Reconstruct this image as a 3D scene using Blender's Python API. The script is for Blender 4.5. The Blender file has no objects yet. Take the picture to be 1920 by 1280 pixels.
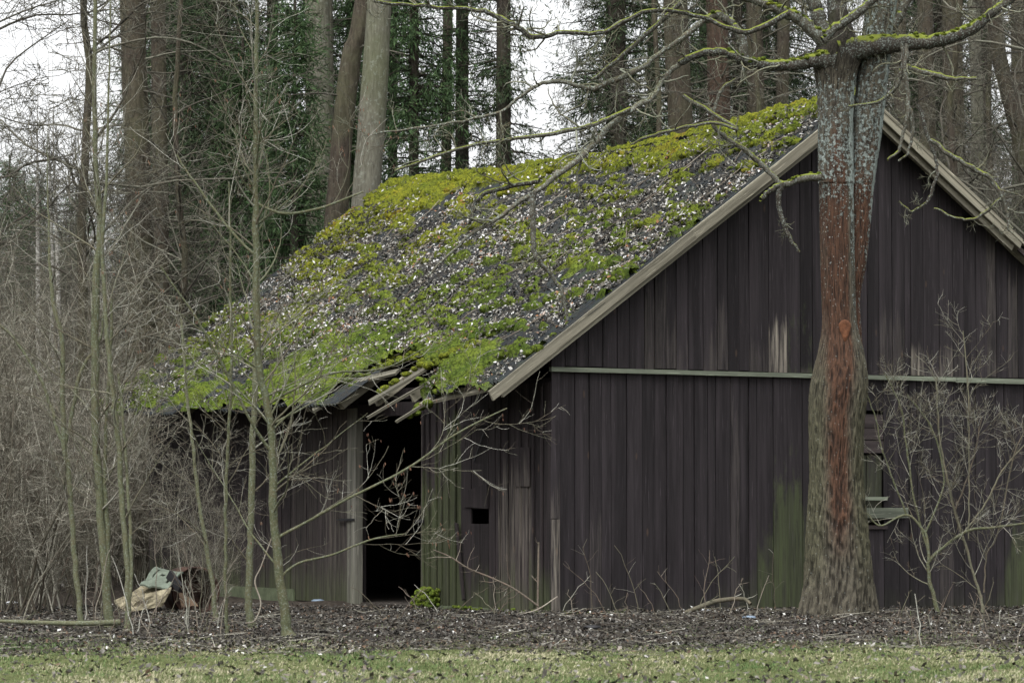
import bpy, math, random
import numpy as np
from math import radians, sin, cos, pi
from mathutils import Vector, Matrix

S = bpy.context.scene
random.seed(7)
RNG = np.random.default_rng(11)

# ---------------------------------------------------------------- camera
CAM_H = 1.133; PITCH = .0531; FPX = 6003.8
cd = bpy.data.cameras.new('camera'); cam = bpy.data.objects.new('camera', cd); S.collection.objects.link(cam)
cam.location = (0, 0, CAM_H); cam.rotation_euler = (pi/2 + PITCH, 0, 0)
cd.sensor_width = 36; cd.lens = FPX/1920*36; cd.clip_start = .5; cd.clip_end = 3000
cd.dof.use_dof = True; cd.dof.focus_distance = 36.5; cd.dof.aperture_fstop = 5.0
S.camera = cam

# ---------------------------------------------------------------- world, sun, exposure (overcast)
SUN_EL, SUN_AZ = radians(58), radians(200)      # azimuth clockwise from +Y: high, from behind and left of the camera
w = bpy.data.worlds.new('World'); S.world = w; w.use_nodes = True
nt = w.node_tree; nt.nodes.clear()
sky = nt.nodes.new('ShaderNodeTexSky'); sky.sky_type = 'NISHITA'; sky.sun_disc = False
sky.sun_elevation = SUN_EL; sky.sun_rotation = SUN_AZ; sky.air_density = 1.0; sky.dust_density = 4.0; sky.ozone_density = 1.0
hs = nt.nodes.new('ShaderNodeHueSaturation'); hs.inputs['Saturation'].default_value = .08
bg = nt.nodes.new('ShaderNodeBackground'); bg.inputs['Strength'].default_value = .15
wo = nt.nodes.new('ShaderNodeOutputWorld')
nt.links.new(sky.outputs[0], hs.inputs['Color']); nt.links.new(hs.outputs[0], bg.inputs[0]); nt.links.new(bg.outputs[0], wo.inputs[0])
sl = bpy.data.lights.new('overcast_sun', 'SUN'); sl.energy = .9; sl.angle = radians(40); sl.color = (1, .97, .93)
so = bpy.data.objects.new('overcast_sun', sl); S.collection.objects.link(so)
sdir = Vector((sin(SUN_AZ)*cos(SUN_EL), cos(SUN_AZ)*cos(SUN_EL), sin(SUN_EL)))
so.rotation_euler = sdir.to_track_quat('Z', 'Y').to_euler()
S.view_settings.view_transform = 'Standard'; S.view_settings.look = 'None'
S.view_settings.gamma = 1; S.view_settings.use_curve_mapping = False
S.view_settings.exposure = 1.2

# ---------------------------------------------------------------- pixel (1920x1280) -> world helpers
O = np.array([0, 0, CAM_H])
def ray(px, py):
    c, s = math.cos(PITCH), math.sin(PITCH); x = (px-960)/FPX; z = (640-py)/FPX
    return np.array([x, c-z*s, s+z*c])
def at(px, py, Y):
    d = ray(px, py); return O + d*(Y/d[1])
def gnd(px, py):
    d = ray(px, py); return O + d*(-CAM_H/d[2])

# ---------------------------------------------------------------- numpy noise
def _h(ix, iy, iz, seed):
    n = (ix.astype(np.uint32)*np.uint32(374761393) + iy.astype(np.uint32)*np.uint32(668265263)
         + iz.astype(np.uint32)*np.uint32(2147483647) + np.uint32(seed*1013904223 % 4294967296))
    n = (n ^ (n >> np.uint32(13)))*np.uint32(1274126177)
    n = (n ^ (n >> np.uint32(15)))*np.uint32(2246822519)
    return ((n ^ (n >> np.uint32(16))) & np.uint32(0xFFFFFF))/16777215.
def vnoise(x, y, z=0, seed=0):
    x, y, z = np.broadcast_arrays(np.asarray(x, float), np.asarray(y, float), np.asarray(z, float))
    xi, yi, zi = np.floor(x).astype(np.int64), np.floor(y).astype(np.int64), np.floor(z).astype(np.int64)
    fx, fy, fz = x-xi, y-yi, z-zi
    fx, fy, fz = [t*t*(3-2*t) for t in (fx, fy, fz)]
    r = 0
    for dx in (0, 1):
        for dy in (0, 1):
            for dz in (0, 1):
                r = r + _h(xi+dx, yi+dy, zi+dz, seed)*(fx if dx else 1-fx)*(fy if dy else 1-fy)*(fz if dz else 1-fz)
    return r
def fbm(x, y, z=0, seed=0, oct=3):
    r, a, t = 0, .5, 0
    for i in range(oct):
        r = r + a*vnoise(np.asarray(x)*2**i, np.asarray(y)*2**i, np.asarray(z)*2**i, seed+i*17); t += a; a *= .5
    return r/t
def sstep(a, b, x):
    t = np.clip((x-a)/(b-a), 0, 1); return t*t*(3-2*t)

# ---------------------------------------------------------------- object helpers
def link(o, parent=None):
    S.collection.objects.link(o)
    if parent is not None: o.parent = parent
    return o
def mesh_obj(name, V, F, m, parent=None, col=None, smooth=False):
    """V (N,3); F: array (M,3|4) or list of such arrays; m material"""
    V = np.asarray(V, np.float32)
    Fs = F if isinstance(F, list) else [F]
    Fs = [np.asarray(f, np.int32) for f in Fs if len(f)]
    me = bpy.data.meshes.new(name)
    me.vertices.add(len(V)); me.vertices.foreach_set('co', V.ravel())
    tot = np.concatenate([np.full(len(f), f.shape[1], np.int32) for f in Fs])
    idx = np.concatenate([f.ravel() for f in Fs])
    me.loops.add(len(idx)); me.loops.foreach_set('vertex_index', idx)
    me.polygons.add(len(tot))
    me.polygons.foreach_set('loop_start', np.concatenate([[0], np.cumsum(tot)[:-1]]).astype(np.int32))
    me.polygons.foreach_set('loop_total', tot)
    me.polygons.foreach_set('use_smooth', np.full(len(tot), bool(smooth)))
    me.update(calc_edges=True)
    if col is not None:
        a = me.color_attributes.new('col', 'FLOAT_COLOR', 'POINT')
        c = np.ones((len(V), 4), np.float32); c[:, :np.shape(col)[-1]] = col; a.data.foreach_set('color', c.ravel())
    me.materials.append(m)
    return link(bpy.data.objects.new(name, me), parent)
def thing(name, label, cat, loc=(0, 0, 0), rz=0, group=None):
    o = bpy.data.objects.new(name, None); o.empty_display_size = .2; link(o)
    o.location = loc; o.rotation_euler = (0, 0, rz); o['label'] = label; o['category'] = cat
    if group: o['group'] = group
    return o
def tag(o, label, cat, group=None, kind=None):
    o['label'] = label; o['category'] = cat
    if group: o['group'] = group
    if kind: o['kind'] = kind
    return o
def stuff(o, label=None):
    o['kind'] = 'stuff'
    if label: o['label'] = label
    return o
def copy_tree(o, parent=None):
    c = o.copy(); S.collection.objects.link(c)
    if parent is not None: c.parent = parent
    for ch in list(o.children): copy_tree(ch, c)
    return c

BOXF = np.array([[0, 1, 3, 2], [4, 6, 7, 5], [0, 4, 5, 1], [2, 3, 7, 6], [0, 2, 6, 4], [1, 5, 7, 3]])
def boxv(x0, x1, y0, y1, z0, z1):
    return np.array([[x, y, z] for x in (x0, x1) for y in (y0, y1) for z in (z0, z1)], float)
def beam(name, a, b, wdt, thk, m, parent=None, up=(0, 0, 1), segs=1, wob=0, taper=1):
    """a plank from a to b, wdt across (perp to up side), thk along up, a little warped, ends chipped"""
    a, b = np.array(a, float), np.array(b, float); t = b-a; L = np.linalg.norm(t); t /= L
    up = np.array(up, float); s = np.cross(t, up); s /= np.linalg.norm(s); u = np.cross(s, t)
    V = []
    for i in range(segs+1):
        f = i/segs; c = np.array([L*f, 0, 0])
        if 0 < i < segs: c = c + np.array([0, random.uniform(-1, 1), random.uniform(-1, 1)])*wob
        q = 1+(taper-1)*f
        for (p, r) in ((-1, -1), (1, -1), (1, 1), (-1, 1)):
            e = random.uniform(-.02, .02) if i in (0, segs) else 0
            V.append(c + np.array([e, p*wdt/2*q, r*thk/2*q]))
    F = [[3, 2, 1, 0]]
    for i in range(segs):
        k = i*4
        for j in range(4): F.append([k+j, k+(j+1) % 4, k+4+(j+1) % 4, k+4+j])
    k = segs*4; F.append([k, k+1, k+2, k+3])
    o = mesh_obj(name, V, np.array(F), m, parent)
    o.matrix_basis = Matrix(((t[0], s[0], u[0], a[0]), (t[1], s[1], u[1], a[1]), (t[2], s[2], u[2], a[2]), (0, 0, 0, 1)))
    return o

class Tubes:
    def __init__(s): s.V, s.F, s.n, s.C = [], [], 0, []
    def add(s, P, R, sides=3, col=None):
        P = np.asarray(P, float); R = np.asarray(R, float)
        if P.ndim == 2: P = P[None]; R = R[None]
        if len(P) == 0: return
        M, n, _ = P.shape
        T = np.gradient(P, axis=1); T /= np.linalg.norm(T, axis=2, keepdims=True)+1e-9
        ref = np.array([.13, .97, .2]); ref /= np.linalg.norm(ref)
        U = np.cross(T, ref); U /= np.linalg.norm(U, axis=2, keepdims=True)+1e-6
        W = np.cross(T, U)
        a = np.arange(sides)*2*pi/sides
        ring = P[:, :, None] + R[:, :, None, None]*(np.cos(a)[None, None, :, None]*U[:, :, None]+np.sin(a)[None, None, :, None]*W[:, :, None])
        s.V.append(ring.reshape(-1, 3))
        i = np.arange(M)[:, None, None]*n*sides + np.arange(n-1)[None, :, None]*sides
        j = np.arange(sides)[None, None, :]; k = (j+1) % sides
        f = np.stack(np.broadcast_arrays(i+j, i+k, i+k+sides, i+j+sides), -1).reshape(-1, 4) + s.n
        s.F.append(f); s.n += M*n*sides
        if col is None: col = np.ones((M, 3))*.5
        s.C.append(np.repeat(np.asarray(col), n*sides, axis=0))
    def build(s, name, m, parent=None, smooth=True):
        return mesh_obj(name, np.concatenate(s.V), np.concatenate(s.F), m, parent, col=np.concatenate(s.C), smooth=smooth)

def branch(P, R, k, t0, t1, ang, length, nseg, wob, trop, rfac, rmin, rmax=9, tip=.3, rng=RNG, lenfall=.55, curl=0):
    """grow k children from every parent chain; vectorised"""
    M, n, _ = P.shape
    if M == 0 or k == 0: return np.zeros((0, nseg+1, 3)), np.zeros((0, nseg+1))
    ip = np.repeat(np.arange(M), k); N = len(ip)
    t = rng.uniform(t0, t1, N); x = t*(n-1); i = np.minimum(x.astype(int), n-2); fr = (x-i)[:, None]
    A, B = P[ip, i], P[ip, i+1]; pos = A*(1-fr)+B*fr
    T = B-A; T /= np.linalg.norm(T, axis=1, keepdims=True)+1e-9
    r = R[ip, i]*(1-fr[:, 0])+R[ip, i+1]*fr[:, 0]
    q = rng.normal(size=(N, 3)); q -= T*(q*T).sum(1, keepdims=True); q /= np.linalg.norm(q, axis=1, keepdims=True)
    an = np.radians(rng.uniform(ang[0], ang[1], N))[:, None]
    d = T*np.cos(an)+q*np.sin(an)
    L = length*(1-lenfall*(t-t0)/(t1-t0+1e-6))*rng.uniform(.55, 1.25, N)
    out = [pos]; cv = rng.normal(size=(N, 3))*curl
    for s_ in range(nseg):
        d = d + rng.normal(size=(N, 3))*wob + cv; d[:, 2] += trop; d /= np.linalg.norm(d, axis=1, keepdims=True)
        pos = pos + d*(L/nseg)[:, None]; out.append(pos)
    PP = np.stack(out, 1)
    r0 = np.clip(r*rfac*rng.uniform(.75, 1.1, N), rmin, rmax)
    RR = r0[:, None]*np.linspace(1, tip, nseg+1)[None]; RR = np.maximum(RR, rmin*.6)
    return PP, RR
def spline(pts, n):
    """Catmull-Rom through rows of pts (k, d) -> n rows"""
    p = np.asarray(pts, float); k = len(p); p = np.vstack([2*p[0]-p[1], p, 2*p[-1]-p[-2]])
    t = np.linspace(0, k-1-1e-6, n); i = t.astype(int); f = (t-i)[:, None]
    a, b, c, d = p[i], p[i+1], p[i+2], p[i+3]
    return .5*(2*b+(c-a)*f+(2*a-5*b+4*c-d)*f*f+(3*b-a-3*c+d)*f**3)
def bcol(N, kind='twig', rng=RNG):
    """one small random value per chain"""
    return np.repeat(rng.uniform(0, 1, (N, 1)), 3, 1)

# ---------------------------------------------------------------- material helpers
class MB:
    def __init__(s, name, rough=.9, spec=.2):
        s.m = bpy.data.materials.new(name); s.m.use_nodes = True; s.t = s.m.node_tree
        s.b = s.t.nodes['Principled BSDF']; s.b.inputs['Roughness'].default_value = rough
        s.b.inputs['Specular IOR Level'].default_value = spec
    def n(s, ty, **kw):
        nd = s.t.nodes.new(ty)
        for k, v in kw.items(): setattr(nd, k, v)
        return nd
    def l(s, a, b): s.t.links.new(a, b)
    def coord(s, scale=(1, 1, 1), kind='Object'):
        tc = s.n('ShaderNodeTexCoord'); mp = s.n('ShaderNodeMapping'); mp.inputs['Scale'].default_value = scale
        s.l(tc.outputs[kind], mp.inputs['Vector']); return mp.outputs[0]
    def noise(s, vec, scale, detail=4, rough=.6, dist=0):
        nd = s.n('ShaderNodeTexNoise'); nd.inputs['Scale'].default_value = scale; nd.inputs['Detail'].default_value = detail
        nd.inputs['Roughness'].default_value = rough; nd.inputs['Distortion'].default_value = dist
        s.l(vec, nd.inputs['Vector']); return nd.outputs[0]
    def ramp(s, v, stops, interp='LINEAR'):
        nd = s.n('ShaderNodeValToRGB'); cr = nd.color_ramp; cr.interpolation = interp
        while len(cr.elements) < len(stops): cr.elements.new(.5)
        for e, (p, c) in zip(cr.elements, stops):
            e.position = p; e.color = (*c, 1) if isinstance(c, tuple) else (c, c, c, 1)
        s.l(v, nd.inputs[0]); return nd.outputs[0]
    def mix(s, f, a, b, mode='MIX'):
        nd = s.n('ShaderNodeMix', data_type='RGBA', blend_type=mode)
        for sock, v in ((nd.inputs['Factor'], f), (nd.inputs['A'], a), (nd.inputs['B'], b)):
            if hasattr(v, 'is_output') or hasattr(v, 'links'): s.l(v, sock)
            elif isinstance(v, tuple): sock.default_value = (*v, 1)
            else: sock.default_value = v
        return nd.outputs['Result']
    def math(s, op, a, b=0., c=None, clamp=False):
        nd = s.n('ShaderNodeMath', operation=op, use_clamp=clamp)
        for i, v in enumerate((a, b, c)):
            if v is None: continue
            if hasattr(v, 'links'): s.l(v, nd.inputs[i])
            else: nd.inputs[i].default_value = v
        return nd.outputs[0]
    def attr(s, name, kind='GEOMETRY', out='Fac'):
        nd = s.n('ShaderNodeAttribute', attribute_type=kind, attribute_name=name); return nd.outputs[out]
    def rgb(s, v):
        nd = s.n('ShaderNodeSeparateColor'); s.l(v, nd.inputs[0]); return nd.outputs
    def xyz(s, v):
        nd = s.n('ShaderNodeSeparateXYZ'); s.l(v, nd.inputs[0]); return nd.outputs
    def bump(s, h, strength=.5, dist=.01):
        nd = s.n('ShaderNodeBump'); nd.inputs['Strength'].default_value = strength; nd.inputs['Distance'].default_value = dist
        s.l(h, nd.inputs['Height']); s.l(nd.outputs[0], s.b.inputs['Normal'])
    def base(s, c):
        if hasattr(c, 'links'): s.l(c, s.b.inputs['Base Color'])
        else: s.b.inputs['Base Color'].default_value = (*c, 1)
        return s.m

def wood_mat(name, c_dark, c_mid, grain_axis=2, weather=(.30, .27, .22), dark_bias=.5):
    b = MB(name, .82, .25)
    sc = [13, 13, 13]; sc[grain_axis] = .6
    v = b.coord(tuple(sc))
    info = b.n('ShaderNodeObjectInfo')
    off = b.n('ShaderNodeVectorMath', operation='ADD'); b.l(v, off.inputs[0])
    cmb = b.n('ShaderNodeCombineXYZ'); r20 = b.math('MULTIPLY', info.outputs['Random'], 37.)
    for i in range(3): b.l(r20, cmb.inputs[i])
    b.l(cmb.outputs[0], off.inputs[1]); v = off.outputs[0]
    g = b.noise(v, 2.6, 6, .65, .4); g2 = b.noise(v, .7, 3, .5)
    col = b.mix(b.ramp(g, [(.3, 0.), (.72, 1.)]), c_dark, c_mid)
    tint = b.ramp(info.outputs['Random'], [(0, .62), (.35, .9), (.7, 1.05), (1, 1.35)])
    col = b.mix(1., col, tint, 'MULTIPLY')
    col = b.mix(b.math('MULTIPLY', b.ramp(g2, [(.48, 0.), (.75, 1.)]), .55), col, tuple(x*1.9 for x in c_mid))
    # knots: small dark/light rings
    vo = b.n('ShaderNodeTexVoronoi'); vo.inputs['Scale'].default_value = 1.0
    kv = [5, 5, 5]; kv[grain_axis] = 1.6
    b.l(b.coord(tuple(kv)), vo.inputs['Vector'])
    kn = b.ramp(vo.outputs['Distance'], [(.0, 1.), (.05, .6), (.09, 0.)])
    col = b.mix(b.math('MULTIPLY', kn, .5), col, (.10, .065, .04))
    # weathering from the lower end of the plank: pale bare wood
    z = b.xyz(b.coord())[2]
    wz = b.attr('wz', 'OBJECT'); wh = b.attr('wh', 'OBJECT'); wa = b.attr('wa', 'OBJECT')
    d = b.math('SUBTRACT', z, wz); n1 = b.noise(v, 1.6, 5, .7)
    e = b.math('SUBTRACT', b.math('MULTIPLY', wh, b.math('MULTIPLY', n1, 1.9)), d)
    f = b.math('MULTIPLY', b.math('MULTIPLY', e, 5., clamp=True), wa, clamp=True)
    f = b.math('MULTIPLY', f, b.ramp(g, [(.36, .0), (.62, 1.)]))
    f = b.math('MULTIPLY', f, b.ramp(n1, [(.30, .25), (.62, 1.)]))
    col = b.mix(f, col, weather)
    # green algae rising from the ground and down the wettest planks
    ah = b.attr('ah', 'OBJECT'); aa = b.attr('aa', 'OBJECT')
    n3 = b.noise(b.coord((5, 5, 1.4)), 1.6, 6, .7)
    e = b.math('SUBTRACT', b.math('MULTIPLY', ah, b.math('MULTIPLY', n3, 1.9)), z)
    f = b.math('MULTIPLY', b.math('MULTIPLY', e, 1.9, clamp=True), aa, clamp=True)
    f = b.math('MULTIPLY', f, b.ramp(g, [(.3, .2), (.66, .95)]))
    col = b.mix(f, col, (.055, .070, .028))
    # fine pale scratches
    sc2 = [60, 60, 60]; sc2[grain_axis] = 1.8
    sn = b.noise(b.coord(tuple(sc2)), 1.4, 3, .6)
    col = b.mix(b.math('MULTIPLY', b.ramp(sn, [(.63, 0.), (.75, 1.)]), .5), col, tuple(x*4.0+.02 for x in c_mid))
    b.bump(b.math('ADD', g, b.math('MULTIPLY', sn, .5)), .55, .006)
    return b.base(col)

M = {}
M['board'] = wood_mat('dark_stained_board', (.0088, .0072, .0080), (.0235, .0196, .0218))
M['board_side'] = wood_mat('brown_stained_board', (.0088, .0068, .0072), (.0240, .0188, .0196))
M['grey_wood'] = wood_mat('grey_weathered_wood', (.075, .072, .060), (.19, .185, .155))
M['beam_wood'] = wood_mat('old_beam_wood', (.10, .092, .070), (.235, .22, .17), 0)
M['plank_y'] = wood_mat('old_lath_wood', (.065, .062, .047), (.16, .15, .115), 0)
M['plank_x'] = wood_mat('dark_cross_board', (.020, .016, .016), (.048, .038, .037), 0)
M['rail'] = wood_mat('pale_green_rail_wood', (.075, .085, .065), (.165, .185, .14), 0)

def m_roof():
    b = MB('bitumen_sheet', .85, .18)
    v = b.coord()
    n = b.noise(v, 3.2, 6, .7); n2 = b.noise(v, 26, 4, .7)
    c = b.ramp(n, [(.3, (.011, .013, .016)), (.52, (.022, .027, .030)), (.7, (.032, .045, .028)), (.85, (.05, .075, .025))])
    c = b.mix(b.math('MULTIPLY', b.ramp(n2, [(.55, 0.), (.75, 1.)]), .5), c, (.060, .062, .052))
    n4 = b.noise(v, 9, 6, .8); c = b.mix(b.math('MULTIPLY', b.ramp(n4, [(.45, 0.), (.6, 1.)]), .6), c, (.030, .026, .020))
    b.bump(n2, .5, .01); return b.base(c)
M['roof'] = m_roof()
def m_moss(name='moss'):
    b = MB(name, .95, .1)
    a = b.rgb(b.attr('col', out='Color'))
    v = b.coord(); n = b.noise(v, 30, 5, .75); n2 = b.noise(v, 2.3, 4, .6); n3 = b.noise(v, 90, 3, .7)
    yel = b.mix(b.ramp(n2, [(.35, 0.), (.62, 1.)]), (.125, .148, .015), (.205, .215, .018))
    grn = b.mix(b.ramp(n2, [(.35, 0.), (.62, 1.)]), (.060, .100, .014), (.145, .190, .026))
    c = b.mix(a[0], grn, yel)
    c = b.mix(b.math('MULTIPLY', b.ramp(n, [(.44, 0.), (.60, 1.)]), .85), c, (.022, .030, .009))  # dark noise flecks paint the shadowed crevices between clumps into the moss colour
    c = b.mix(b.math('MULTIPLY', b.ramp(n2, [(.60, 0.), (.72, 1.)]), b.math('MULTIPLY', a[0], .75)), c, (.15, .095, .015))
    c = b.mix(b.math('MULTIPLY', a[1], .8), c, (.135, .150, .095))
    b.bump(b.math('ADD', n, b.math('MULTIPLY', n3, .6)), 1., .03); return b.base(c)
M['moss'] = m_moss()
def m_leaf(name, stops, rough=.8):
    b = MB(name, rough, .25)
    a = b.rgb(b.attr('col', out='Color'))
    c = b.ramp(a[0], stops)
    n = b.noise(b.coord(), 40, 3, .6); c = b.mix(.5, c, b.mix(1., c, b.ramp(n, [(.3, .45), (.7, 1.3)]), 'MULTIPLY'))
    return b.base(c)
M['roof_leaf'] = m_leaf('bleached_leaf', [(0, (.022, .020, .019)), (.28, (.050, .046, .038)), (.46, (.125, .115, .095)), (.66, (.28, .27, .24)), (.88, (.55, .55, .55)), (.97, (.24, .12, .06))])
M['ground_leaf'] = m_leaf('ground_leaf', [(0, (.013, .012, .011)), (.35, (.030, .027, .023)), (.62, (.068, .063, .054)), (.84, (.165, .158, .140)), (.93, (.105, .066, .042)), (1, (.46, .46, .44))])
M['grass'] = m_leaf('grass_blade', [(0, (.055, .105, .030)), (.4, (.115, .155, .055)), (.65, (.19, .205, .10)), (.85, (.29, .275, .17)), (1, (.38, .35, .24))])
M['needle'] = m_leaf('spruce_needle', [(0, (.015, .026, .012)), (.5, (.030, .052, .021)), (.85, (.040, .058, .022)), (1, (.060, .078, .030))])
M['needle_young'] = m_leaf('young_spruce_needle', [(0, (.020, .040, .016)), (.5, (.042, .080, .028)), (.85, (.050, .085, .030)), (1, (.070, .105, .038))])
M['catkin'] = m_leaf('dry_catkin', [(0, (.09, .042, .028)), (1, (.19, .11, .07))])
def m_twig(name, c0, c1, c2, moss=0., lich=0.):
    b = MB(name, .85, .25)
    a = b.rgb(b.attr('col', out='Color')); v = b.coord()
    n = b.noise(v, 9, 4, .65); n2 = b.noise(v, 45, 4, .7)
    c = b.ramp(a[0], [(0, c0), (.55, c1), (1, c2)])
    c = b.mix(1., c, b.ramp(n2, [(.3, .62), (.7, 1.3)]), 'MULTIPLY')
    c = b.mix(b.math('MULTIPLY', b.ramp(n, [(.45, 0.), (.65, 1.)]), .4), c, (c1[0]*1.1, c1[1]*.82, c1[2]*.85))
    if lich: c = b.mix(b.math('MULTIPLY', b.ramp(b.noise(v, 52, 5, .7), [(.52, 0.), (.62, 1.)]), lich), c, (.26, .30, .275))
    if moss:
        g = b.n('ShaderNodeNewGeometry'); nz = b.xyz(g.outputs['Normal'])[2]
        mk = b.math('ADD', b.math('MULTIPLY', nz, .8), b.math('SUBTRACT', n, .62))
        c = b.mix(b.math('MULTIPLY', b.ramp(mk, [(.22, 0.), (.42, 1.)]), moss), c, (.13, .155, .018))
    b.bump(n2, .6, .006); return b.base(c)
M['sap_bark'] = m_twig('sapling_bark', (.060, .066, .033), (.092, .098, .055), (.12, .125, .08), lich=.3)
M['sap_twig'] = m_twig('sapling_twig', (.060, .050, .038), (.115, .115, .078), (.36, .36, .32))
M['bush_twig'] = m_twig('thicket_twig', (.045, .040, .030), (.110, .105, .078), (.36, .35, .29))
M['bush_far'] = m_twig('far_twig', (.036, .034, .028), (.078, .076, .058), (.16, .16, .125))
M['limb'] = m_twig('lichened_limb_bark', (.026, .023, .018), (.045, .042, .031), (.070, .066, .05), moss=.95, lich=.55)
M['limb_pale'] = m_twig('pale_lichened_limb', (.05, .047, .036), (.085, .08, .06), (.12, .115, .09), moss=.15, lich=.9)
M['oak_twig'] = m_twig('lichened_twig', (.055, .053, .034), (.11, .11, .072), (.21, .22, .175), moss=.1, lich=.5)
M['dead_wood'] = m_twig('dry_branch', (.07, .058, .044), (.14, .122, .095), (.24, .22, .18))
def m_bark(name, c0, c1, lich=.3, green=.3, vs=(14, 14, 2.5)):
    b = MB(name, .9, .15); v = b.coord(vs); o = b.coord()
    n = b.noise(v, 1.6, 6, .7, .6); n2 = b.noise(o, 1.1, 4, .6); n3 = b.noise(o, 13, 5, .7)
    c = b.mix(b.ramp(n, [(.36, 0.), (.62, 1.)]), c0, c1)
    c = b.mix(b.math('MULTIPLY', b.ramp(n2, [(.42, 0.), (.66, 1.)]), green), c, (.085, .10, .045))
    c = b.mix(b.math('MULTIPLY', b.ramp(n3, [(.56, 0.), (.64, 1.)]), lich), c, (.24, .26, .22))
    b.bump(b.math('ADD', n, b.math('MULTIPLY', n3, .3)), .9, .04); return b.base(c)
M['bark_grey'] = m_bark('grey_bark', (.075, .072, .055), (.15, .145, .115), .45, .45)
M['bark_brown'] = m_bark('brown_bark', (.032, .026, .020), (.075, .062, .047), .12, .35)
M['bark_spruce'] = m_bark('spruce_bark', (.020, .017, .014), (.052, .043, .035), .12, .15)
M['bark_red'] = m_bark('reddish_bark', (.036, .024, .019), (.085, .056, .042), .12, .2)
M['bark_birch'] = m_bark('pale_birch_bark', (.14, .13, .115), (.42, .41, .38), .2, .1, (6, 6, 10))
def m_trunk():
    b = MB('old_tree_bark', .88, .2)
    a = b.rgb(b.attr('col', out='Color')); o = b.coord(); fur = b.attr('col', out='Alpha')
    n0 = b.noise(b.coord((34, 34, 11)), 1.5, 6, .78, .8); n = b.math('ADD', b.math('MULTIPLY', n0, .60), b.math('MULTIPLY_ADD', fur, .26, .01)); nl = b.noise(o, 24, 6, .75); nl2 = b.noise(o, 62, 4, .7); nb = b.noise(o, 3, 4, .6)
    c = b.mix(b.ramp(n, [(.35, 0.), (.65, 1.)]), (.022, .019, .015), (.120, .108, .082))
    gr = b.mix(b.ramp(n, [(.35, 0.), (.65, 1.)]), (.024, .025, .014), (.108, .110, .058))
    c = b.mix(b.math('MULTIPLY', a[2], .85), c, gr)
    rust = b.mix(b.ramp(n, [(.33, 0.), (.66, 1.)]), (.020, .012, .009), (.098, .045, .025))
    f = b.math('MULTIPLY', b.math('MULTIPLY', b.math('ADD', a[0], b.math('SUBTRACT', b.math('MULTIPLY', nb, .9), .45)), 2.2, clamp=True), b.math('MULTIPLY', a[0], 2.5, clamp=True))
    c = b.mix(b.math('MULTIPLY', f, .9), c, rust)
    th = b.math('SUBTRACT', b.math('ADD', nl, b.math('MULTIPLY', a[1], .30)), .69)
    lf = b.math('MULTIPLY', th, 16., clamp=True)
    c = b.mix(b.math('MULTIPLY', lf, .8), c, b.mix(nl2, (.16, .20, .185), (.36, .42, .40)))
    sp = b.n('ShaderNodeTexVoronoi'); sp.inputs['Scale'].default_value = 20; b.l(o, sp.inputs['Vector'])
    spm = b.math('MULTIPLY', b.ramp(sp.outputs['Distance'], [(.13, 1.), (.19, 0.)]), b.ramp(nl, [(.42, 0.), (.5, 1.)]))
    c = b.mix(b.math('MULTIPLY', spm, b.math('MULTIPLY', a[1], 1.6, clamp=True)), c, (.42, .47, .45))
    b.bump(b.math('ADD', b.math('MULTIPLY', n, 1.), b.math('MULTIPLY', lf, .3)), .9, .03); return b.base(c)
M['trunk'] = m_trunk()
def m_ground():
    b = MB('woodland_ground', .95, .1); v = b.coord(); y = b.xyz(v)[1]; x = b.xyz(v)[0]
    n = b.noise(v, 1.1, 5, .6); n2 = b.noise(v, 14, 6, .75); n3 = b.noise(v, 55, 4, .7)
    soil = b.ramp(n2, [(.3, (.016, .013, .011)), (.5, (.045, .037, .030)), (.66, (.085, .073, .060)), (.8, (.15, .135, .115))])
    gras = b.ramp(n2, [(.3, (.045, .055, .022)), (.5, (.10, .12, .042)), (.7, (.19, .19, .095))])
    edge = b.math('SUBTRACT', b.math('ADD', 27.3, b.math('MULTIPLY', b.math('SUBTRACT', n, .5), 9.)), y)
    f = b.math('MULTIPLY_ADD', edge, .6, .5, clamp=True)
    c = b.mix(b.math('MULTIPLY', f, .9), soil, gras)
    b.bump(b.math('ADD', n2, n3), .8, .03); return b.base(c)
M['ground'] = m_ground()
def m_plain(name, c, rough=.6, metal=0, var=.4, scale=8, c2=None, spec=.3):
    b = MB(name, rough, spec); b.b.inputs['Metallic'].default_value = metal
    n = b.noise(b.coord(), scale, 5, .65)
    cc = b.mix(b.ramp(n, [(.35, 0.), (.65, 1.)]), tuple(x*(1-var) for x in c), c2 or c)
    b.bump(n, .3, .01); return b.base(cc)
M['cream'] = m_plain('dirty_cream_plastic', (.27, .235, .15), .6, var=.55, c2=(.36, .32, .215))
M['mint'] = m_plain('faded_green_sheet', (.155, .185, .145), .6, var=.35)
M['rustdrum'] = m_plain('brown_rusty_metal', (.045, .024, .018), .7, var=.5, c2=(.075, .038, .026))
M['tan'] = m_plain('tan_cardboard', (.13, .088, .058), .85)
M['black'] = m_plain('blackened_metal', (.02, .02, .022), .5)
M['concrete'] = m_plain('mossy_concrete', (.10, .12, .07), .95, var=.4)
M['dirt'] = m_plain('barn_dirt', (.05, .042, .035), .95)
M['white_scrap'] = m_plain('white_scrap', (.62, .64, .66), .6, var=.15)
M['blue_scrap'] = m_plain('blue_scrap', (.16, .21, .27), .5, var=.15)

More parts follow.
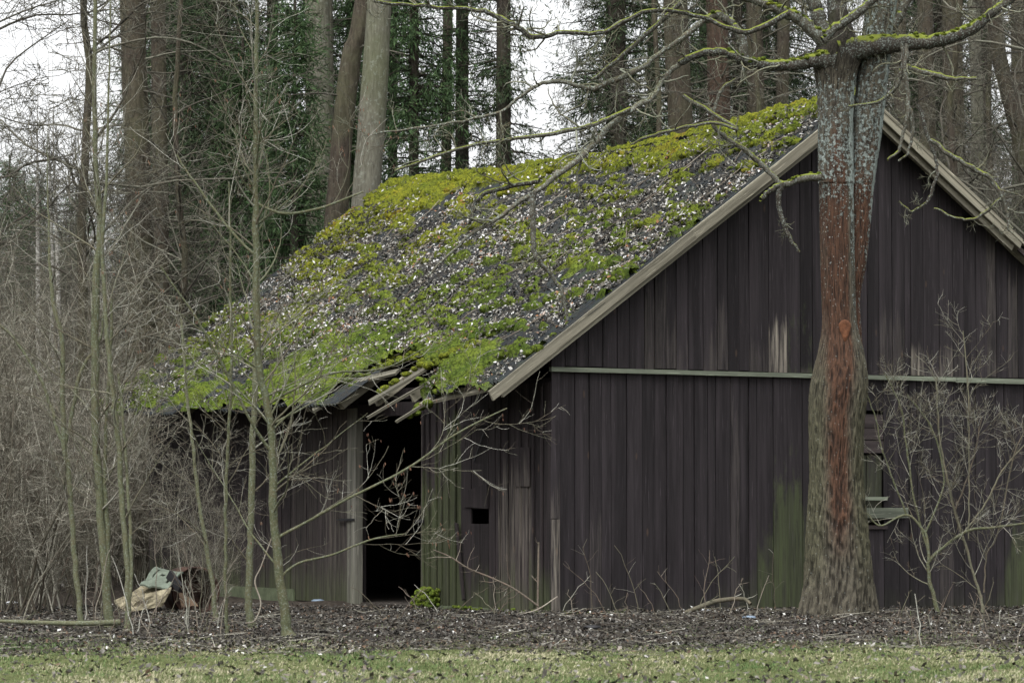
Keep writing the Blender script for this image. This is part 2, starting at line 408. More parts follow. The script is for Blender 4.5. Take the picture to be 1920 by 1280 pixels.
# ---------------------------------------------------------------- ground
def ground_z(x, y):
    x = np.asarray(x, float); y = np.asarray(y, float)
    near = sstep(60, 44, y)*sstep(25, 14, np.abs(x))
    z = (fbm(x*.45, y*.45, 0, 3)-.5)*.10 + (fbm(x*2.2, y*2.2, 0, 4)-.5)*.055
    return (z*near - .015)
xs = np.concatenate([-np.geomspace(1200, 8.2, 26), np.arange(-8, 8.01, .105), np.geomspace(8.2, 1200, 26)])
ys = np.concatenate([-np.geomspace(60, .5, 6), np.linspace(2, 19.8, 30), np.arange(20, 38.01, .105), np.linspace(38.4, 60, 50), np.geomspace(62, 2200, 26)])
GX, GY = np.meshgrid(xs, ys); GZ = ground_z(GX, GY)
nx = len(xs); ii = (np.arange(len(ys)-1)[:, None]*nx+np.arange(nx-1)[None]).ravel()
g = mesh_obj('ground', np.stack([GX, GY, GZ], -1).reshape(-1, 3), np.stack([ii, ii+1, ii+nx+1, ii+nx], 1), M['ground'], smooth=True)
g['kind'] = 'structure'

# ================================================================ BARN  (local: x along the gable, y back along the side wall, z up)
YAW = .5182; BC = (.4302, 35.7246, 0.)
HW, RH, OV, BL, VF, EH = 4.134, 6.0486, .8635, 11.24, .26, 2.5
GB = np.array([cos(YAW), sin(YAW), 0]); SB = np.array([-sin(YAW), cos(YAW), 0]); BCa = np.array(BC)
def b2w(p): p = np.asarray(p, float); return BCa + p[..., 0:1]*GB + p[..., 1:2]*SB + p[..., 2:3]*np.array([0, 0, 1.])
barn = thing('barn', 'dark brown plank barn with a mossy sagging roof behind the old tree', 'barn', BC, YAW)

def board(name, axis, a0, a1, zb, zt0, zt1, out, thk, m, parent=barn, rows=3, **props):
    """vertical plank on the gable (axis 0: a along x, faces -y) or the side wall (axis 1: a along y, faces -x); top may slope"""
    V = []
    jit = [random.uniform(-.0035, .0035) for _ in range(rows+1)]; lean = random.uniform(-.004, .004)
    for i in range(rows+1):
        f = i/rows
        for (a, zt, e) in ((a0, zt0, 1), (a1, zt1, -1)):
            z = zb + (zt-zb)*f; aa = a + lean*f + e*jit[i]*.5
            for d in (-out+jit[i]*.6, -out+thk):
                V.append((aa, d, z) if axis == 0 else (d, aa, z))
    F = [[0, 2, 3, 1]]
    for i in range(rows):
        k = i*4
        F += [[k, k+4, k+6, k+2], [k+2, k+6, k+7, k+3], [k+3, k+7, k+5, k+1], [k+1, k+5, k+4, k]]
    k = rows*4; F.append([k, k+1, k+3, k+2])
    F = np.array(F)
    if axis == 0: F = F[:, ::-1]
    o = mesh_obj(name, V, F, m, parent)
    for kk in ('wa', 'wz', 'wh', 'aa', 'ah'): o[kk] = float(props.get(kk, 0.))
    return o
def rake(x):     # underside height of the roof over the gable
    return RH - (RH-EH)/(HW+OV)*abs(x-HW) - .07
def split(a, b, w0, w1, must=()):
    e = [a]
    pts = sorted([p for p in must if a < p < b])+[b]
    for p in pts:
        while p - e[-1] > w1*1.25: e.append(e[-1]+random.uniform(w0, w1))
        if p-e[-1] < w0*.5 and len(e) > 1 and e[-1] not in must: e[-1] = p
        else: e.append(p)
    return e
ZB = 2.745
random.seed(21)
GAP = .0048
# gable, lower row
E_ = split(.0, 2*HW, .10, .23, (3.9, 4.57))
for x0, x1 in zip(E_[:-1], E_[1:]):
    c = (x0+x1)/2
    ga = math.exp(-((c-3.22)/.30)**2); gb = math.exp(-((c-6.6)/.25)**2)
    al = dict(aa=min(1, random.uniform(.25, .5)+.55*max(math.exp(-((c-3.22)/.6)**2), gb)), ah=random.uniform(.14, .34)+1.0*ga+.65*math.exp(-((c-3.22)/.6)**2)+.9*gb)
    if random.random() < .15: al.update(wa=.11, wz=0, wh=random.uniform(1, 2.8))
    o_ = random.uniform(.0, .022)
    if 3.89 < c < 4.58:
        board('board', 0, x0+GAP, x1-GAP, -.1, .93, .93, o_, .022, M['board'], **al)
        board('board', 0, x0+GAP, x1-GAP, 2.33, ZB-.01, ZB-.01, o_, .022, M['board'])
    else:
        board('board', 0, x0+GAP, x1-GAP, -.1, ZB-.01, ZB-.01, o_, .022, M['board'], rows=4, **al)
# gable, upper row
E_ = split(-.0, 2*HW, .13, .22, (2.93, 3.19, 4.98, 5.16, 5.40, 5.60, HW))
for x0, x1 in zip(E_[:-1], E_[1:]):
    c = (x0+x1)/2; pr = {}
    if 2.93 < c < 3.19: pr = dict(wa=.95, wz=ZB, wh=.62)
    elif 4.98 < c < 5.16: pr = dict(wa=.7, wz=ZB, wh=.42)
    elif 5.40 < c < 5.60: pr = dict(wa=.6, wz=ZB, wh=.40)
    elif 6.05 < c < 6.3: pr = dict(wa=.16, wz=ZB, wh=2.4)
    elif 3.3 < c < 3.9 or 5.1 < c < 5.4: pr = dict(wa=.5, wz=ZB, wh=random.uniform(.05, .16))
    elif random.random() < .35: pr = dict(wa=.12, wz=ZB, wh=random.uniform(.2, 1.6))
    if 3.1 < c < 3.6: pr.update(aa=.5, ah=3.1)
    board('board', 0, x0+GAP, x1-GAP, ZB+random.uniform(0, .02), rake(x0), rake(x1), .012+random.uniform(0, .012), .022, M['board'], rows=3, **pr)
# drip rail across the gable
for a, b_ in ((-.03, 5.62), (5.6, 8.3)):
    V = boxv(a, b_, -.075, -.026, ZB-.045 - (.01 if a > 1 else 0), ZB+.0)
    V[[1, 5], 2] += -.0; V[[0, 4], 2] -= .006
    r = mesh_obj('drip_rail', V, BOXF, M['rail'], barn); r['label'] = 'pale greenish rail across the gable'
# corner board, knotty and worn pale
o = board('corner_board', 0, -.012, .095, -.05, 1.05, 1.05, .045, .02, M['board'], rows=6, wa=.55, wz=0, wh=1.7)
board('corner_board', 0, -.015, .085, 1.06, 2.2, 2.14, .044, .02, M['board'], rows=6, wa=.22, wz=1.0, wh=.5)
# hatch in the gable, right of the tree
for i, (z0, z1) in enumerate(((2.13, 2.285), (1.985, 2.12), (1.83, 1.975))):
    q = mesh_obj('hatch_plank', boxv(3.91, 4.56, -.015-.004*i, .01, z0, z1), BOXF, M['plank_x'], barn)
for x0 in (3.91, 4.13, 4.35):
    board('hatch_board', 0, x0, x0+.21, 1.02, 1.80, 1.80, -.02, .02, M['board'], aa=.55, ah=2.5)
mesh_obj('hatch_plank', boxv(3.88, 4.6, -.045, -.012, 1.27, 1.31), BOXF, M['rail'], barn)
q = mesh_obj('hatch_sill', boxv(3.86, 4.88, -.075, -.02, 1.06, 1.18), BOXF, M['rail'], barn); q['label'] = 'grey green plank nailed below the hatch'
mesh_obj('hatch_plank', boxv(3.88, 4.6, -.04, -.012, .93, .975), BOXF, M['plank_x'], barn)

# side wall boards
DO0, DO1, DH = 2.965, 4.71, 2.28
def side_board(y0, y1, zb, zt, m=M['board_side'], **pr):
    board('board', 1, y0+GAP, y1-GAP, zb, zt, zt, pr.pop('out', random.uniform(.0, .014)), .022, m, rows=4, **pr)
top = EH - .02 + .0
E_ = split(0.0, DO0, .12, .19, (1.39, 1.6, 1.81, 2.06))
for y0, y1 in zip(E_[:-1], E_[1:]):
    c = (y0+y1)/2
    al = dict(aa=random.uniform(.8, 1.), ah=random.uniform(1.6, 2.7)) if c > 2.06 else dict(aa=.85, ah=random.uniform(.35, .75))
    if .4 < c < 1.1: al.update(wa=.3, wz=1.1, wh=.55)
    if 1.39 < c < 1.81:
        side_board(y0, y1, -.08, .995, **al); side_board(y0, y1, 1.165, top+.1)
    else: side_board(y0, y1, -.08, top+.1, **al)
    if c > 2.06 or (not 1.2 < c < 2. and random.random() < .45):
        board('cover_strip', 1, y1-.018, y1+.018, -.06, top+.05, top+.05, .032, .018, M['board_side'], rows=4, **al)
o = board('jamb_board', 1, DO0-.01, DO0+.05, -.03, 2.36, 2.36, .03, .09, M['board_side'], rows=4, aa=.5, ah=1.6, wa=.2, wz=0, wh=2.0)
# little door with a peep hole: its planks over the wall
pv = np.array([[-.05, 1.37, 1.17], [-.05, 1.95, 1.19], [-.05, 1.95, 1.36], [-.05, 1.37, 1.46], [-.022, 1.37, 1.17], [-.022, 1.95, 1.19], [-.022, 1.95, 1.36], [-.022, 1.37, 1.46]])
PF = np.array([[0, 1, 2, 3], [7, 6, 5, 4], [0, 4, 5, 1], [1, 5, 6, 2], [2, 6, 7, 3], [3, 7, 4, 0]])
mesh_obj('hole_plank', pv, PF, M['plank_y'] if False else M['board_side'], barn)
beam('hanging_slat', (-.045, 2.1, 1.0), (-.045, 1.93, .12), .055, .018, M['plank_x'], barn, up=(1, 0, 0))
beam('loose_strut', (-.04, 1.45, 2.05), (-.04, 1.68, 1.72), .022, .014, M['black'], barn, up=(1, 0, 0))
board('lintel_board', 1, 1.35, 2.0, 2.13, 2.32, 2.32, .04, .02, M['board_side'])
board('patch_board', 1, .42, .75, 1.42, 1.86, 1.86, .032, .012, M['board_side'], wa=.2, wz=1.4, wh=.4)
V = boxv(-.05, -.03, DO0-.03, DO0+.16, 1.005, 1.045); mesh_obj('hinge', V, BOXF, M['black'], barn)
# beyond the doorway: pale post, grey planks, then brown ones
o = board('door_post', 1, DO1, DO1+.12, -.03, 2.42, 2.42, .045, .10, M['grey_wood'], rows=6, aa=.35, ah=.5); o['label'] = 'pale grey weathered door post'
board('door_post', 1, DO1+.125, DO1+.26, -.03, 2.42, 2.42, .03, .05, M['grey_wood'], rows=6, aa=.35, ah=.5)
mesh_obj('hinge', boxv(-.06, -.046, DO1+.02, DO1+.5, 1.02, 1.05), BOXF, M['black'], barn)
E_ = split(DO1+.27, BL, .13, .21)
for y0, y1 in zip(E_[:-1], E_[1:]):
    c = (y0+y1)/2
    if c < 6.7: side_board(y0, y1, .0, top+.1, aa=.75, ah=.55, wa=.26 if c < 5.6 else .12, wz=-1, wh=9.)
    else: side_board(y0, y1, .13, top+.1, aa=.8, ah=random.uniform(.4, .8), wa=.1, wz=0, wh=1.)
mesh_obj('footing', boxv(-.03, .12, 6.5, BL, -.1, .14), BOXF, M['concrete'], barn)
mesh_obj('sole_plate', boxv(-.06, -.018, 1.0, 2.95, -.08, .03), BOXF, M['concrete'], barn)
mesh_obj('door_lintel', boxv(-.02, .1, DO0-.1, DO1+.3, 2.30, 2.46), BOXF, M['board_side'], barn)
# inner frame and hidden walls
mesh_obj('rear_wall', np.array([[0, BL, -.1], [2*HW, BL, -.1], [2*HW, BL, rake(0)], [HW, BL, rake(HW)], [0, BL, rake(0)],
         [0, BL+.03, -.1], [2*HW, BL+.03, -.1], [2*HW, BL+.03, rake(0)], [HW, BL+.03, rake(HW)], [0, BL+.03, rake(0)]]),
         [np.array([[0, 4, 9, 5], [1, 6, 7, 2]]), np.array([[0, 1, 2, 3, 4], [9, 8, 7, 6, 5]])], M['board_side'], barn)
mesh_obj('far_side_wall', boxv(2*HW-.03, 2*HW, 0.03, BL, -.1, rake(0)+.1), BOXF, M['board_side'], barn)
mesh_obj('dirt_floor', boxv(.03, 2*HW-.03, .04, BL-.01, -.1, .012), BOXF, M['dirt'], barn)
for y in (.08, 2.9, 4.8, 7.9, 11.1):
    mesh_obj('inner_post', boxv(.03, .15, y, y+.12, .012, EH), BOXF, M['board_side'], barn)
mesh_obj('wall_plate', boxv(.03, .17, .05, BL-.02, EH, EH+.13), BOXF, M['board_side'], barn)
for z in (.9, 1.9, ZB): mesh_obj('girt', boxv(.03, 2*HW-.04, .03, .10, z-.05, z+.05), BOXF, M['board_side'], barn)

# ---- roof surface, left slope: u 0 front .. 1 back, v 0 ridge .. 1 eave
RA, FE = np.array([HW, -VF, RH]), np.array([-OV, -VF, EH])
RR_, RE = np.array([HW, 11.75, RH-.02]), np.array([-OV, 11.30, EH+.0])
sn = np.array([-(RH-EH), 0, HW+OV]); sn /= np.linalg.norm(sn)
def roof_pt(u, v, h=0.):
    u, v = np.broadcast_arrays(np.asarray(u, float), np.asarray(v, float))
    uu, vv = u[..., None], v[..., None]
    p = (1-uu)*((1-vv)*RA+vv*FE) + uu*((1-vv)*RR_+vv*RE)
    sag = .17*np.sin(pi*np.clip(u, 0, 1))**1.2*(1-v)**1.0 + .07*np.sin(pi*np.clip(u, 0, 1))*v + .05*(vnoise(u*7, v*3, 0, 9)-.5)*np.sin(pi*np.clip(u, 0, 1))
    return p + (h-sag)[..., None]*sn
def ul(y): return (y+VF)/(11.5+VF)
HOLE0, HOLE1, HOLEV = ul(1.75), ul(4.05), .875
def hole(u, v):
    ed = HOLEV + .035*np.sin(u*37) + .03*(vnoise(u*40, 0, 0, 5)-.5) - .03*sstep(ul(3.2), ul(1.7), u)
    return (u > HOLE0+.012*np.sin(v*60)) & (u < HOLE1) & (v > ed)
def corr(u):  return .022*np.cos(u*(11.7/.088)*2*pi)
random.seed(4)
NC, VR = 12, [0, .21, .42, .63, .83, 1.0]
for c in range(NC):
    for r in range(5):
        u0, u1 = c/NC-.004, (c+1)/NC+.004
        v0, v1 = VR[r]-(.02 if r else 0), VR[r+1]
        if r == 4:
            um = (u0+u1)/2
            if HOLE0 < um < HOLE1: continue
            v1 += random.uniform(-.012, .014)
        us = np.linspace(u0, u1, 66); vs = np.linspace(v0, v1, 5)
        U, Vv = np.meshgrid(us, vs)
        lift = .012*(Vv-v0)/(v1-v0) + (.004 if c % 2 else 0) + random.uniform(0, .006)
        if r == 4 and c == 1: lift = lift - .20*sstep(.90, 1.01, Vv)*sstep(ul(1.0), ul(1.6), U)
        P = roof_pt(U, Vv, lift + corr(U))
        n_ = 66; ii = (np.arange(4)[:, None]*n_+np.arange(n_-1)[None]).ravel()
        top_v = P.reshape(-1, 3); bot = top_v - sn*.006
        f1 = np.stack([ii, ii+n_, ii+n_+1, ii+1], 1); k = len(top_v); f2 = f1[:, ::-1]+k
        bi = np.arange(4*n_, 5*n_-1); f3 = np.stack([bi, bi+k, bi+1+k, bi+1], 1)
        li = np.arange(4)*n_; f4 = np.stack([li, li+k, li+n_+k, li+n_], 1); li = li+n_-1; f5 = np.stack([li, li+n_, li+n_+k, li+k], 1)
        mesh_obj('roof_sheet', np.vstack([top_v, bot]), np.vstack([f1, f2, f3, f4, f5]), M['roof'], barn, smooth=False)
# right slope, mostly unseen
def rpt(y, t, h=0):   # t 0 ridge .. 1 eave
    p = np.array([HW+(HW+OV)*t, y, RH+(EH-RH)*t]); n = np.array([RH-EH, 0, HW+OV]); n = n/np.linalg.norm(n); return p+n*h
for c in range(6):
    for r in range(4):
        y0, y1 = -VF-.03+c*2.0, -VF-.03+(c+1)*2.0+.03
        us = np.linspace(y0, y1, 90); ts = np.linspace(max(0, r/4-.02), (r+1)/4, 3)
        V = np.array([rpt(y, t, .010*(t*4-r)+.014*cos(y/.088*2*pi)-.17*sin(pi*min(1, max(0, (y+VF)/11.8)))*(1-t)+(.03*random.random() if r > 1 and c == 0 else 0)) for t in ts for y in us])
        n_ = 90; ii = (np.arange(2)[:, None]*n_+np.arange(n_-1)[None]).ravel(); k = len(V)
        f1 = np.stack([ii, ii+1, ii+n_+1, ii+n_], 1)
        li = np.arange(2)*n_
        mesh_obj('roof_sheet', np.vstack([V, V-np.array([0, 0, .02])]), np.vstack([f1, f1[:, ::-1]+k, np.stack([li, li+n_, li+n_+k, li+k], 1)]), M['roof'], barn)
# laths and rafters (their tails show in the broken eave)
for y in np.arange(.1, 11.4, .95):
    beam('rafter', roof_pt(ul(y), .0, -.10), roof_pt(ul(y), .985 if 1.5 < y < 5 else .97, -.10), .07, .10, M['beam_wood'], barn, up=sn)
for v in (.10, .30, .50, .70, .815, .90, .975):
    a, b_ = (0.005, .995)
    if v > .85:
        beam('roof_lath', roof_pt(.005, v, -.03), roof_pt(ul(2.1 if v < .95 else 1.5), v, -.03), .05, .025, M['plank_y'], barn, up=sn)
        beam('roof_lath', roof_pt(ul(3.9), v, -.03), roof_pt(.995, v, -.03), .05, .025, M['plank_y'], barn, up=sn)
    else:
        for k in range(4): beam('roof_lath', roof_pt(k/4+.003, v, -.03), roof_pt((k+1)/4-.001, v, -.03), .05, .025, M['plank_y'], barn, up=sn)
# broken planks hanging at the hole
def rp(px_y, v, h=0.): return roof_pt(ul(px_y), v, h)
o = beam('broken_plank', rp(2.15, .82, .0), rp(2.9, 1.0, -.04), .15, .03, M['plank_y'], barn, up=sn, segs=3, wob=.006); o['label'] = 'pale splintered roof plank hanging in the gap'
beam('broken_plank', rp(1.45, .855, .02), rp(2.5, .865, .01), .09, .035, M['beam_wood'], barn, up=sn)
beam('broken_plank', rp(3.1, .90, .0), rp(4.3, .94, .0), .12, .03, M['plank_y'], barn, up=sn, segs=2, wob=.01)
beam('broken_plank', rp(3.6, .85, .0), rp(4.25, 1.02, -.03), .14, .03, M['plank_y'], barn, up=sn, segs=2, wob=.01)
beam('broken_plank', rp(1.8, .96, -.02), rp(2.5, 1.05, -.08), .035, .03, M['plank_y'], barn, up=sn, segs=2, wob=.01)
beam('broken_plank', rp(1.3, 1.0, -.08), rp(1.8, 1.05, -.16), .04, .03, M['plank_y'], barn, up=sn, segs=2, wob=.01)
beam('eave_board', rp(.0, .985, -.06), rp(1.6, 1.0, -.12), .10, .03, M['beam_wood'], barn, up=sn)
# barge boards along the verges
def bargeL(t0, t1, drop, hgt, y, m, lab=None):
    a = np.array([-OV+(HW+OV)*t0, y, EH+(RH-EH)*t0-drop]); b_ = np.array([-OV+(HW+OV)*t1, y, EH+(RH-EH)*t1-drop])
    o = beam('barge_board', a, b_, .035, hgt, m, barn, up=(0, 0, 1), segs=4, wob=.004)
    if lab: o['label'] = lab
bargeL(-.012, .52, .055, .115, -VF-.03, M['beam_wood'], 'pale grey weathered barge board on the left verge')
bargeL(.515, 1.0, .052, .115, -VF-.031, M['beam_wood'])
bargeL(.02, 1.0, .15, .07, -VF+.02, M['beam_wood'])
def bargeR(t0, t1, drop, hgt, y, m, lab=None, thk=.035):
    a = np.array([HW+(HW+OV)*t0, y, RH+(EH-RH)*t0-drop]); b_ = np.array([HW+(HW+OV)*t1, y, RH+(EH-RH)*t1-drop])
    o = beam('barge_board', a, b_, thk, hgt, m, barn, up=(0, 0, 1), segs=3, wob=.004)
    if lab: o['label'] = lab
bargeR(.01, .46, .05, .12, -VF-.03, M['beam_wood'], 'pale barge board on the right verge ending in a broken tip')
bargeR(.01, .44, .16, .07, -VF+.03, M['beam_wood'])
bargeR(.0, .47, .02, .02, -VF+.02, M['beam_wood'], thk=.16)
bargeR(.46, 1.0, .10, .05, -VF+.02, M['plank_x'])
for i in range(3): mesh_obj('soffit_board', np.array([rpt(y, t, h) for y in (-VF+i*.085+.01, -VF+i*.085+.09) for t in (.0, .98) for h in (-.075, -.05)])[[0, 1, 2, 3, 4, 5, 6, 7]], BOXF, M['beam_wood'], barn)

# ---- moss on the roof: a lumpy height field hugging the sheets
def moss_field():
    nu, nv = 560, 290
    U, V = np.meshgrid(np.linspace(-.001, 1.0, nu), np.linspace(-.004, 1.0, nv))
    V = V + .008*np.sin(U*90)*(V > .98)
    Y = U*(11.5+VF)-VF; W = V*6.13
    low = fbm(Y*1.0, W*1.6, 0, 31, 3); mid = fbm(Y*2.6, W*4.6, 0, 41, 3); hi = fbm(Y*9, W*11, 0, 51, 2)
    D = -.22 + .12*sstep(.2,.7,U)
    D += 1.15*sstep(.14+.05*low+.05*sstep(.35, .9, U), .03, V)                       # ridge cushion
    D += .50*sstep(.60, .95, U)*sstep(.5, .2, V)                                    # far end
    D += .80*sstep(.86, .95, V)*(1-.35*sstep(HOLE1, HOLE1+.1, U))*sstep(.995, .975, V+.03*low)*(1-1.0*sstep(.085, .03, U)*sstep(.90, .94, V)) # eave
    D += .75*sstep(.68, .80, V)*sstep(ul(.6), ul(2.2), U)*sstep(ul(7.5), ul(5.2), U)
    D += .34*sstep(.45, .8, V)*sstep(ul(3.), ul(5.), U)
    D += .10*sstep(.0, .12, V)*sstep(.3, .0, U) + .16*sstep(.3, .5, U)*sstep(.92, .75, U)*sstep(.3, .5, V)
    clump = (mid-.52)*3.6 + (low-.5)*1.3 + (fbm(Y*4.5, W*9, 0, 47, 2)-.5)*1.5
    h = D + clump
    H = np.clip(h, 0, 1.1)
    lump = .7+.6*np.abs(hi-.5)*2+.25*(vnoise(Y*20, W*22, 0, 66)-.5)
    thick = (.016+.095*H**.8)*sstep(0, .30, H)*lump
    thick = thick + .012*(vnoise(Y*38, W*38, 0, 61)-.5)*(H > 0)
    thick = np.where(H <= .001, -.03, thick)
    drp = np.where((U > ul(.9)) & (U < HOLE0+.02), -.20*sstep(.90, 1.01, V)*sstep(ul(1.0), ul(1.6), U), 0)
    P = roof_pt(U, V, thick+.010+drp)
    P[..., 2] -= (.05*sstep(.985, 1.0, V)*(H > .3))
    # yellow at ridge, greener and brighter near the eave and the near verge
    yel = np.clip(.85-1.7*V + .55*sstep(.3, .8, U) + (low-.5)*1.4 + .35*sstep(HOLEV-.09, HOLEV, V)*sstep(HOLE0, HOLE0+.02, U)*sstep(HOLE1+.12, HOLE1, U), 0, 1)
    thin = np.clip(1-H*3.2+.5*(low-.5), 0, 1)*(.55+.45*sstep(.3, .5, U)*sstep(.3, .5, V))
    keep = (H > 0.0)
    hm = hole(U, V)
    n_ = nu; I = (np.arange(nv-1)[:, None]*n_+np.arange(nu-1)[None])
    k = keep[:-1, :-1] | keep[1:, :-1] | keep[:-1, 1:] | keep[1:, 1:]
    k &= ~(hm[:-1, :-1] | hm[1:, 1:])
    ii = I[k]
    F = np.stack([ii, ii+n_, ii+n_+1, ii+1], 1)
    used = np.unique(F); remap = -np.ones(nu*nv, int); remap[used] = np.arange(len(used))
    col = np.stack([yel, thin, 0*yel], -1).reshape(-1, 3)[used]
    o = mesh_obj('roof_moss', P.reshape(-1, 3)[used], remap[F], M['moss'], barn, col=col, smooth=True)
    stuff(o, 'yellow green moss cushions growing over the roof sheets')
    def look(u, v):
        i = np.clip((v/1.004*(nv-1)).astype(int), 0, nv-1); j = np.clip((u*(nu-1)).astype(int), 0, nu-1); return np.maximum(thick[i, j], 0)
    return look
MOSS = moss_field()
def lumps(name, centers, radii, squash, m, parent, yel, seed=0, res=(9, 7)):
    """many noisy mounds in one mesh"""
    Vs, Fs, Cs, n0 = [], [], [], 0
    A = np.linspace(0, 2*pi, res[0], endpoint=False); B = np.linspace(.02, pi-.02, res[1])
    a, b_ = np.meshgrid(A, B); sx, sy, sz = np.sin(b_)*np.cos(a), np.sin(b_)*np.sin(a), np.cos(b_)
    for k, (c, r) in enumerate(zip(centers, radii)):
        q = 1+.6*(fbm(sx*2.4+k*7.1, sy*2.4, sz*2.4, seed)-.5)+.25*(vnoise(sx*7+k, sy*7, sz*7, seed)-.5)
        Vs.append(np.stack([c[0]+r*q*sx, c[1]+r*q*sy, c[2]+r*q*sz*squash], -1).reshape(-1, 3))
        for i in range(res[1]-1):
            j = np.arange(res[0]); Fs.append(np.stack([i*res[0]+j, (i+1)*res[0]+j, (i+1)*res[0]+(j+1) % res[0], i*res[0]+(j+1) % res[0]], 1)+n0)
        n0 += res[0]*res[1]; Cs.append(np.tile([yel[k], 0, 0], (res[0]*res[1], 1)))
    return mesh_obj(name, np.vstack(Vs), np.vstack(Fs), m, parent, col=np.vstack(Cs), smooth=True)
R2 = np.random.default_rng(5)
cs, rs, ys_ = [], [], []
u_, v_ = R2.uniform(.0, 1, 9000), R2.uniform(.0, .985, 9000); h_ = MOSS(u_, v_); k_ = (h_ > .035) & (R2.uniform(0, 1, 9000) < np.clip(h_*3.2, 0, .42)) & ~hole(u_, v_)
for a_, b_ in list(zip(u_[k_], v_[k_]))[:900]:
    cs.append(roof_pt(a_, b_, float(MOSS(np.array([a_]), np.array([b_]))[0])*.55)); rs.append(R2.uniform(.035, .095)); ys_.append(float(np.clip(.95-1.6*b_+.5*a_+R2.normal()*.2, 0, 1)))
for _ in range(230):      # cushions along the broken edge
    y = R2.uniform(1.6, 4.6); v = HOLEV + .035*np.sin(ul(y)*37) + R2.uniform(-.06, .02) - .02*(y < 3)
    cs.append(rp(y, v, .02)); rs.append(R2.uniform(.025, .07)); ys_.append(R2.uniform(.2, .9))
for _ in range(60):      # drooping corner beside the gap
    y = R2.uniform(.9, 1.75); v = R2.uniform(.86, 1.0) + .05*(y-.9)
    cs.append(rp(y, v, .02-.2*float(sstep(.9, 1.01, v)*sstep(1., 1.6, y)))); rs.append(R2.uniform(.03, .075)); ys_.append(R2.uniform(0, .25))
for k in range(14):
    t = k/13; p = rp(2.25, .83, .03)*(1-t)+rp(2.9, .97, -.0)*t; cs.append(p+R2.normal(size=3)*.02); rs.append(R2.uniform(.035, .065)); ys_.append(.8)
for k in range(10):
    t = k/9; p = rp(3.65, .86, .03)*(1-t)+rp(4.2, 1.01, .0)*t; cs.append(p+R2.normal(size=3)*.02); rs.append(R2.uniform(.03, .05)); ys_.append(.3)
for _ in range(16): cs.append(rp(R2.uniform(1.9, 2.35), R2.uniform(.85, .875), .05)); rs.append(R2.uniform(.03, .06)); ys_.append(.9)
for _ in range(70):
    y = R2.uniform(5, 11.2); cs.append(rp(y, R2.uniform(.86, .99), .01)); rs.append(R2.uniform(.03, .09)); ys_.append(R2.uniform(0, .8))
for _ in range(120):
    y = R2.uniform(-.1, 11.4); cs.append(rp(y, R2.uniform(-.005, .05), .03)); rs.append(R2.uniform(.05, .12)); ys_.append(R2.uniform(.6, 1))
for _ in range(60):
    y = R2.uniform(-.25, .9); cs.append(rp(y, R2.uniform(.1, .98), .01)); rs.append(R2.uniform(.02, .055)); ys_.append(R2.uniform(0, .3))
stuff(lumps('moss_cushions', cs, rs, .62, M['moss'], barn, ys_, 3), 'thick moss cushions along the ridge, eave and broken edge')
cs = [(-.08+R2.uniform(-.08, .04), R2.uniform(2.5, 3.0), R2.uniform(-.05, .22)) for _ in range(170)]
stuff(lumps('base_moss', cs, [R2.uniform(.018, .045) for _ in cs], .9, M['moss'], barn, [0.]*170, 8), 'bright green moss clump at the foot of the wall by the doorway')
cs = [(-.07+R2.uniform(-.02, .02), R2.uniform(.0, 2.4), R2.uniform(-.04, .03)) for _ in range(60)] + [(R2.uniform(0, 1.1), -.05, R2.uniform(-.05, .02)) for _ in range(30)]
stuff(lumps('base_moss', cs, [R2.uniform(.015, .035) for _ in cs], .8, M['moss'], barn, [0.]*90, 8), 'thin green moss along the foot of the walls')

# ---- scattered leaves
def leaves(name, C, N, size, m, parent, rng, crumple=.35, asp=.6, val=None):
    """C centres, N normals; each leaf is a folded six-point blade"""
    n = len(C); q = rng.normal(size=(n, 3)); N = N + rng.normal(size=(n, 3))*crumple; N /= np.linalg.norm(N, axis=1, keepdims=True)
    T = q - N*(q*N).sum(1, keepdims=True); T /= np.linalg.norm(T, axis=1, keepdims=True); B = np.cross(N, T)
    s = (size*rng.uniform(.5, 1.35, n))[:, None]; a = asp*rng.uniform(.7, 1.2, (n, 1)); cu = rng.uniform(-.3, .5, (n, 1))
    V = np.stack([C-T*s*.5, C+B*s*.5*a-T*s*.1+N*s*cu*.5, C+T*s*.5+N*s*cu*.4, C-B*s*.5*a+T*s*.1+N*s*cu*.6], 1).reshape(-1, 3)
    k = np.arange(n)[:, None]*4
    F = np.concatenate([k+np.array([0, 1, 2]), k+np.array([0, 2, 3])])
    c = np.repeat((rng.uniform(0, 1, n) if val is None else val)[:, None], 3, 1)
    return mesh_obj(name, V, F, m, parent, col=np.repeat(c, 4, 0))
R3 = np.random.default_rng(8)
n = 95000; u = R3.uniform(0.005, .995, n); v = R3.uniform(.03, .985, n)
dens = .42 + .42*sstep(.06, .25, v)*sstep(.95, .55, v) - .3*sstep(.55, 1, u)*sstep(.35, .1, v) + 2.2*(fbm(u*22, v*12, 0, 77)-.5)
dens -= .3*sstep(.30, .0, u)*sstep(.35, .7, v)
dens = dens*(1-.6*sstep(.035, .08, MOSS(u, v)))
k = (R3.uniform(0, 1, n) < dens) & ~hole(u, v) & ~((u > HOLE0) & (u < HOLE1) & (v > .83)); u, v = u[k], v[k]; n = len(u)
cc = roof_pt(u, v, .022+R3.uniform(0, .018, n)+MOSS(u, v))
val = np.clip(R3.beta(1.1, 1.5, n)+ .9*(fbm(u*11, v*7, 0, 12)-.5)-.08*u, 0, 1)
stuff(leaves('roof_leaves', cc, np.tile(sn, (n, 1)), .052, M['roof_leaf'], barn, R3, .55, .55, val), 'bleached fallen leaves strewn over the roof')
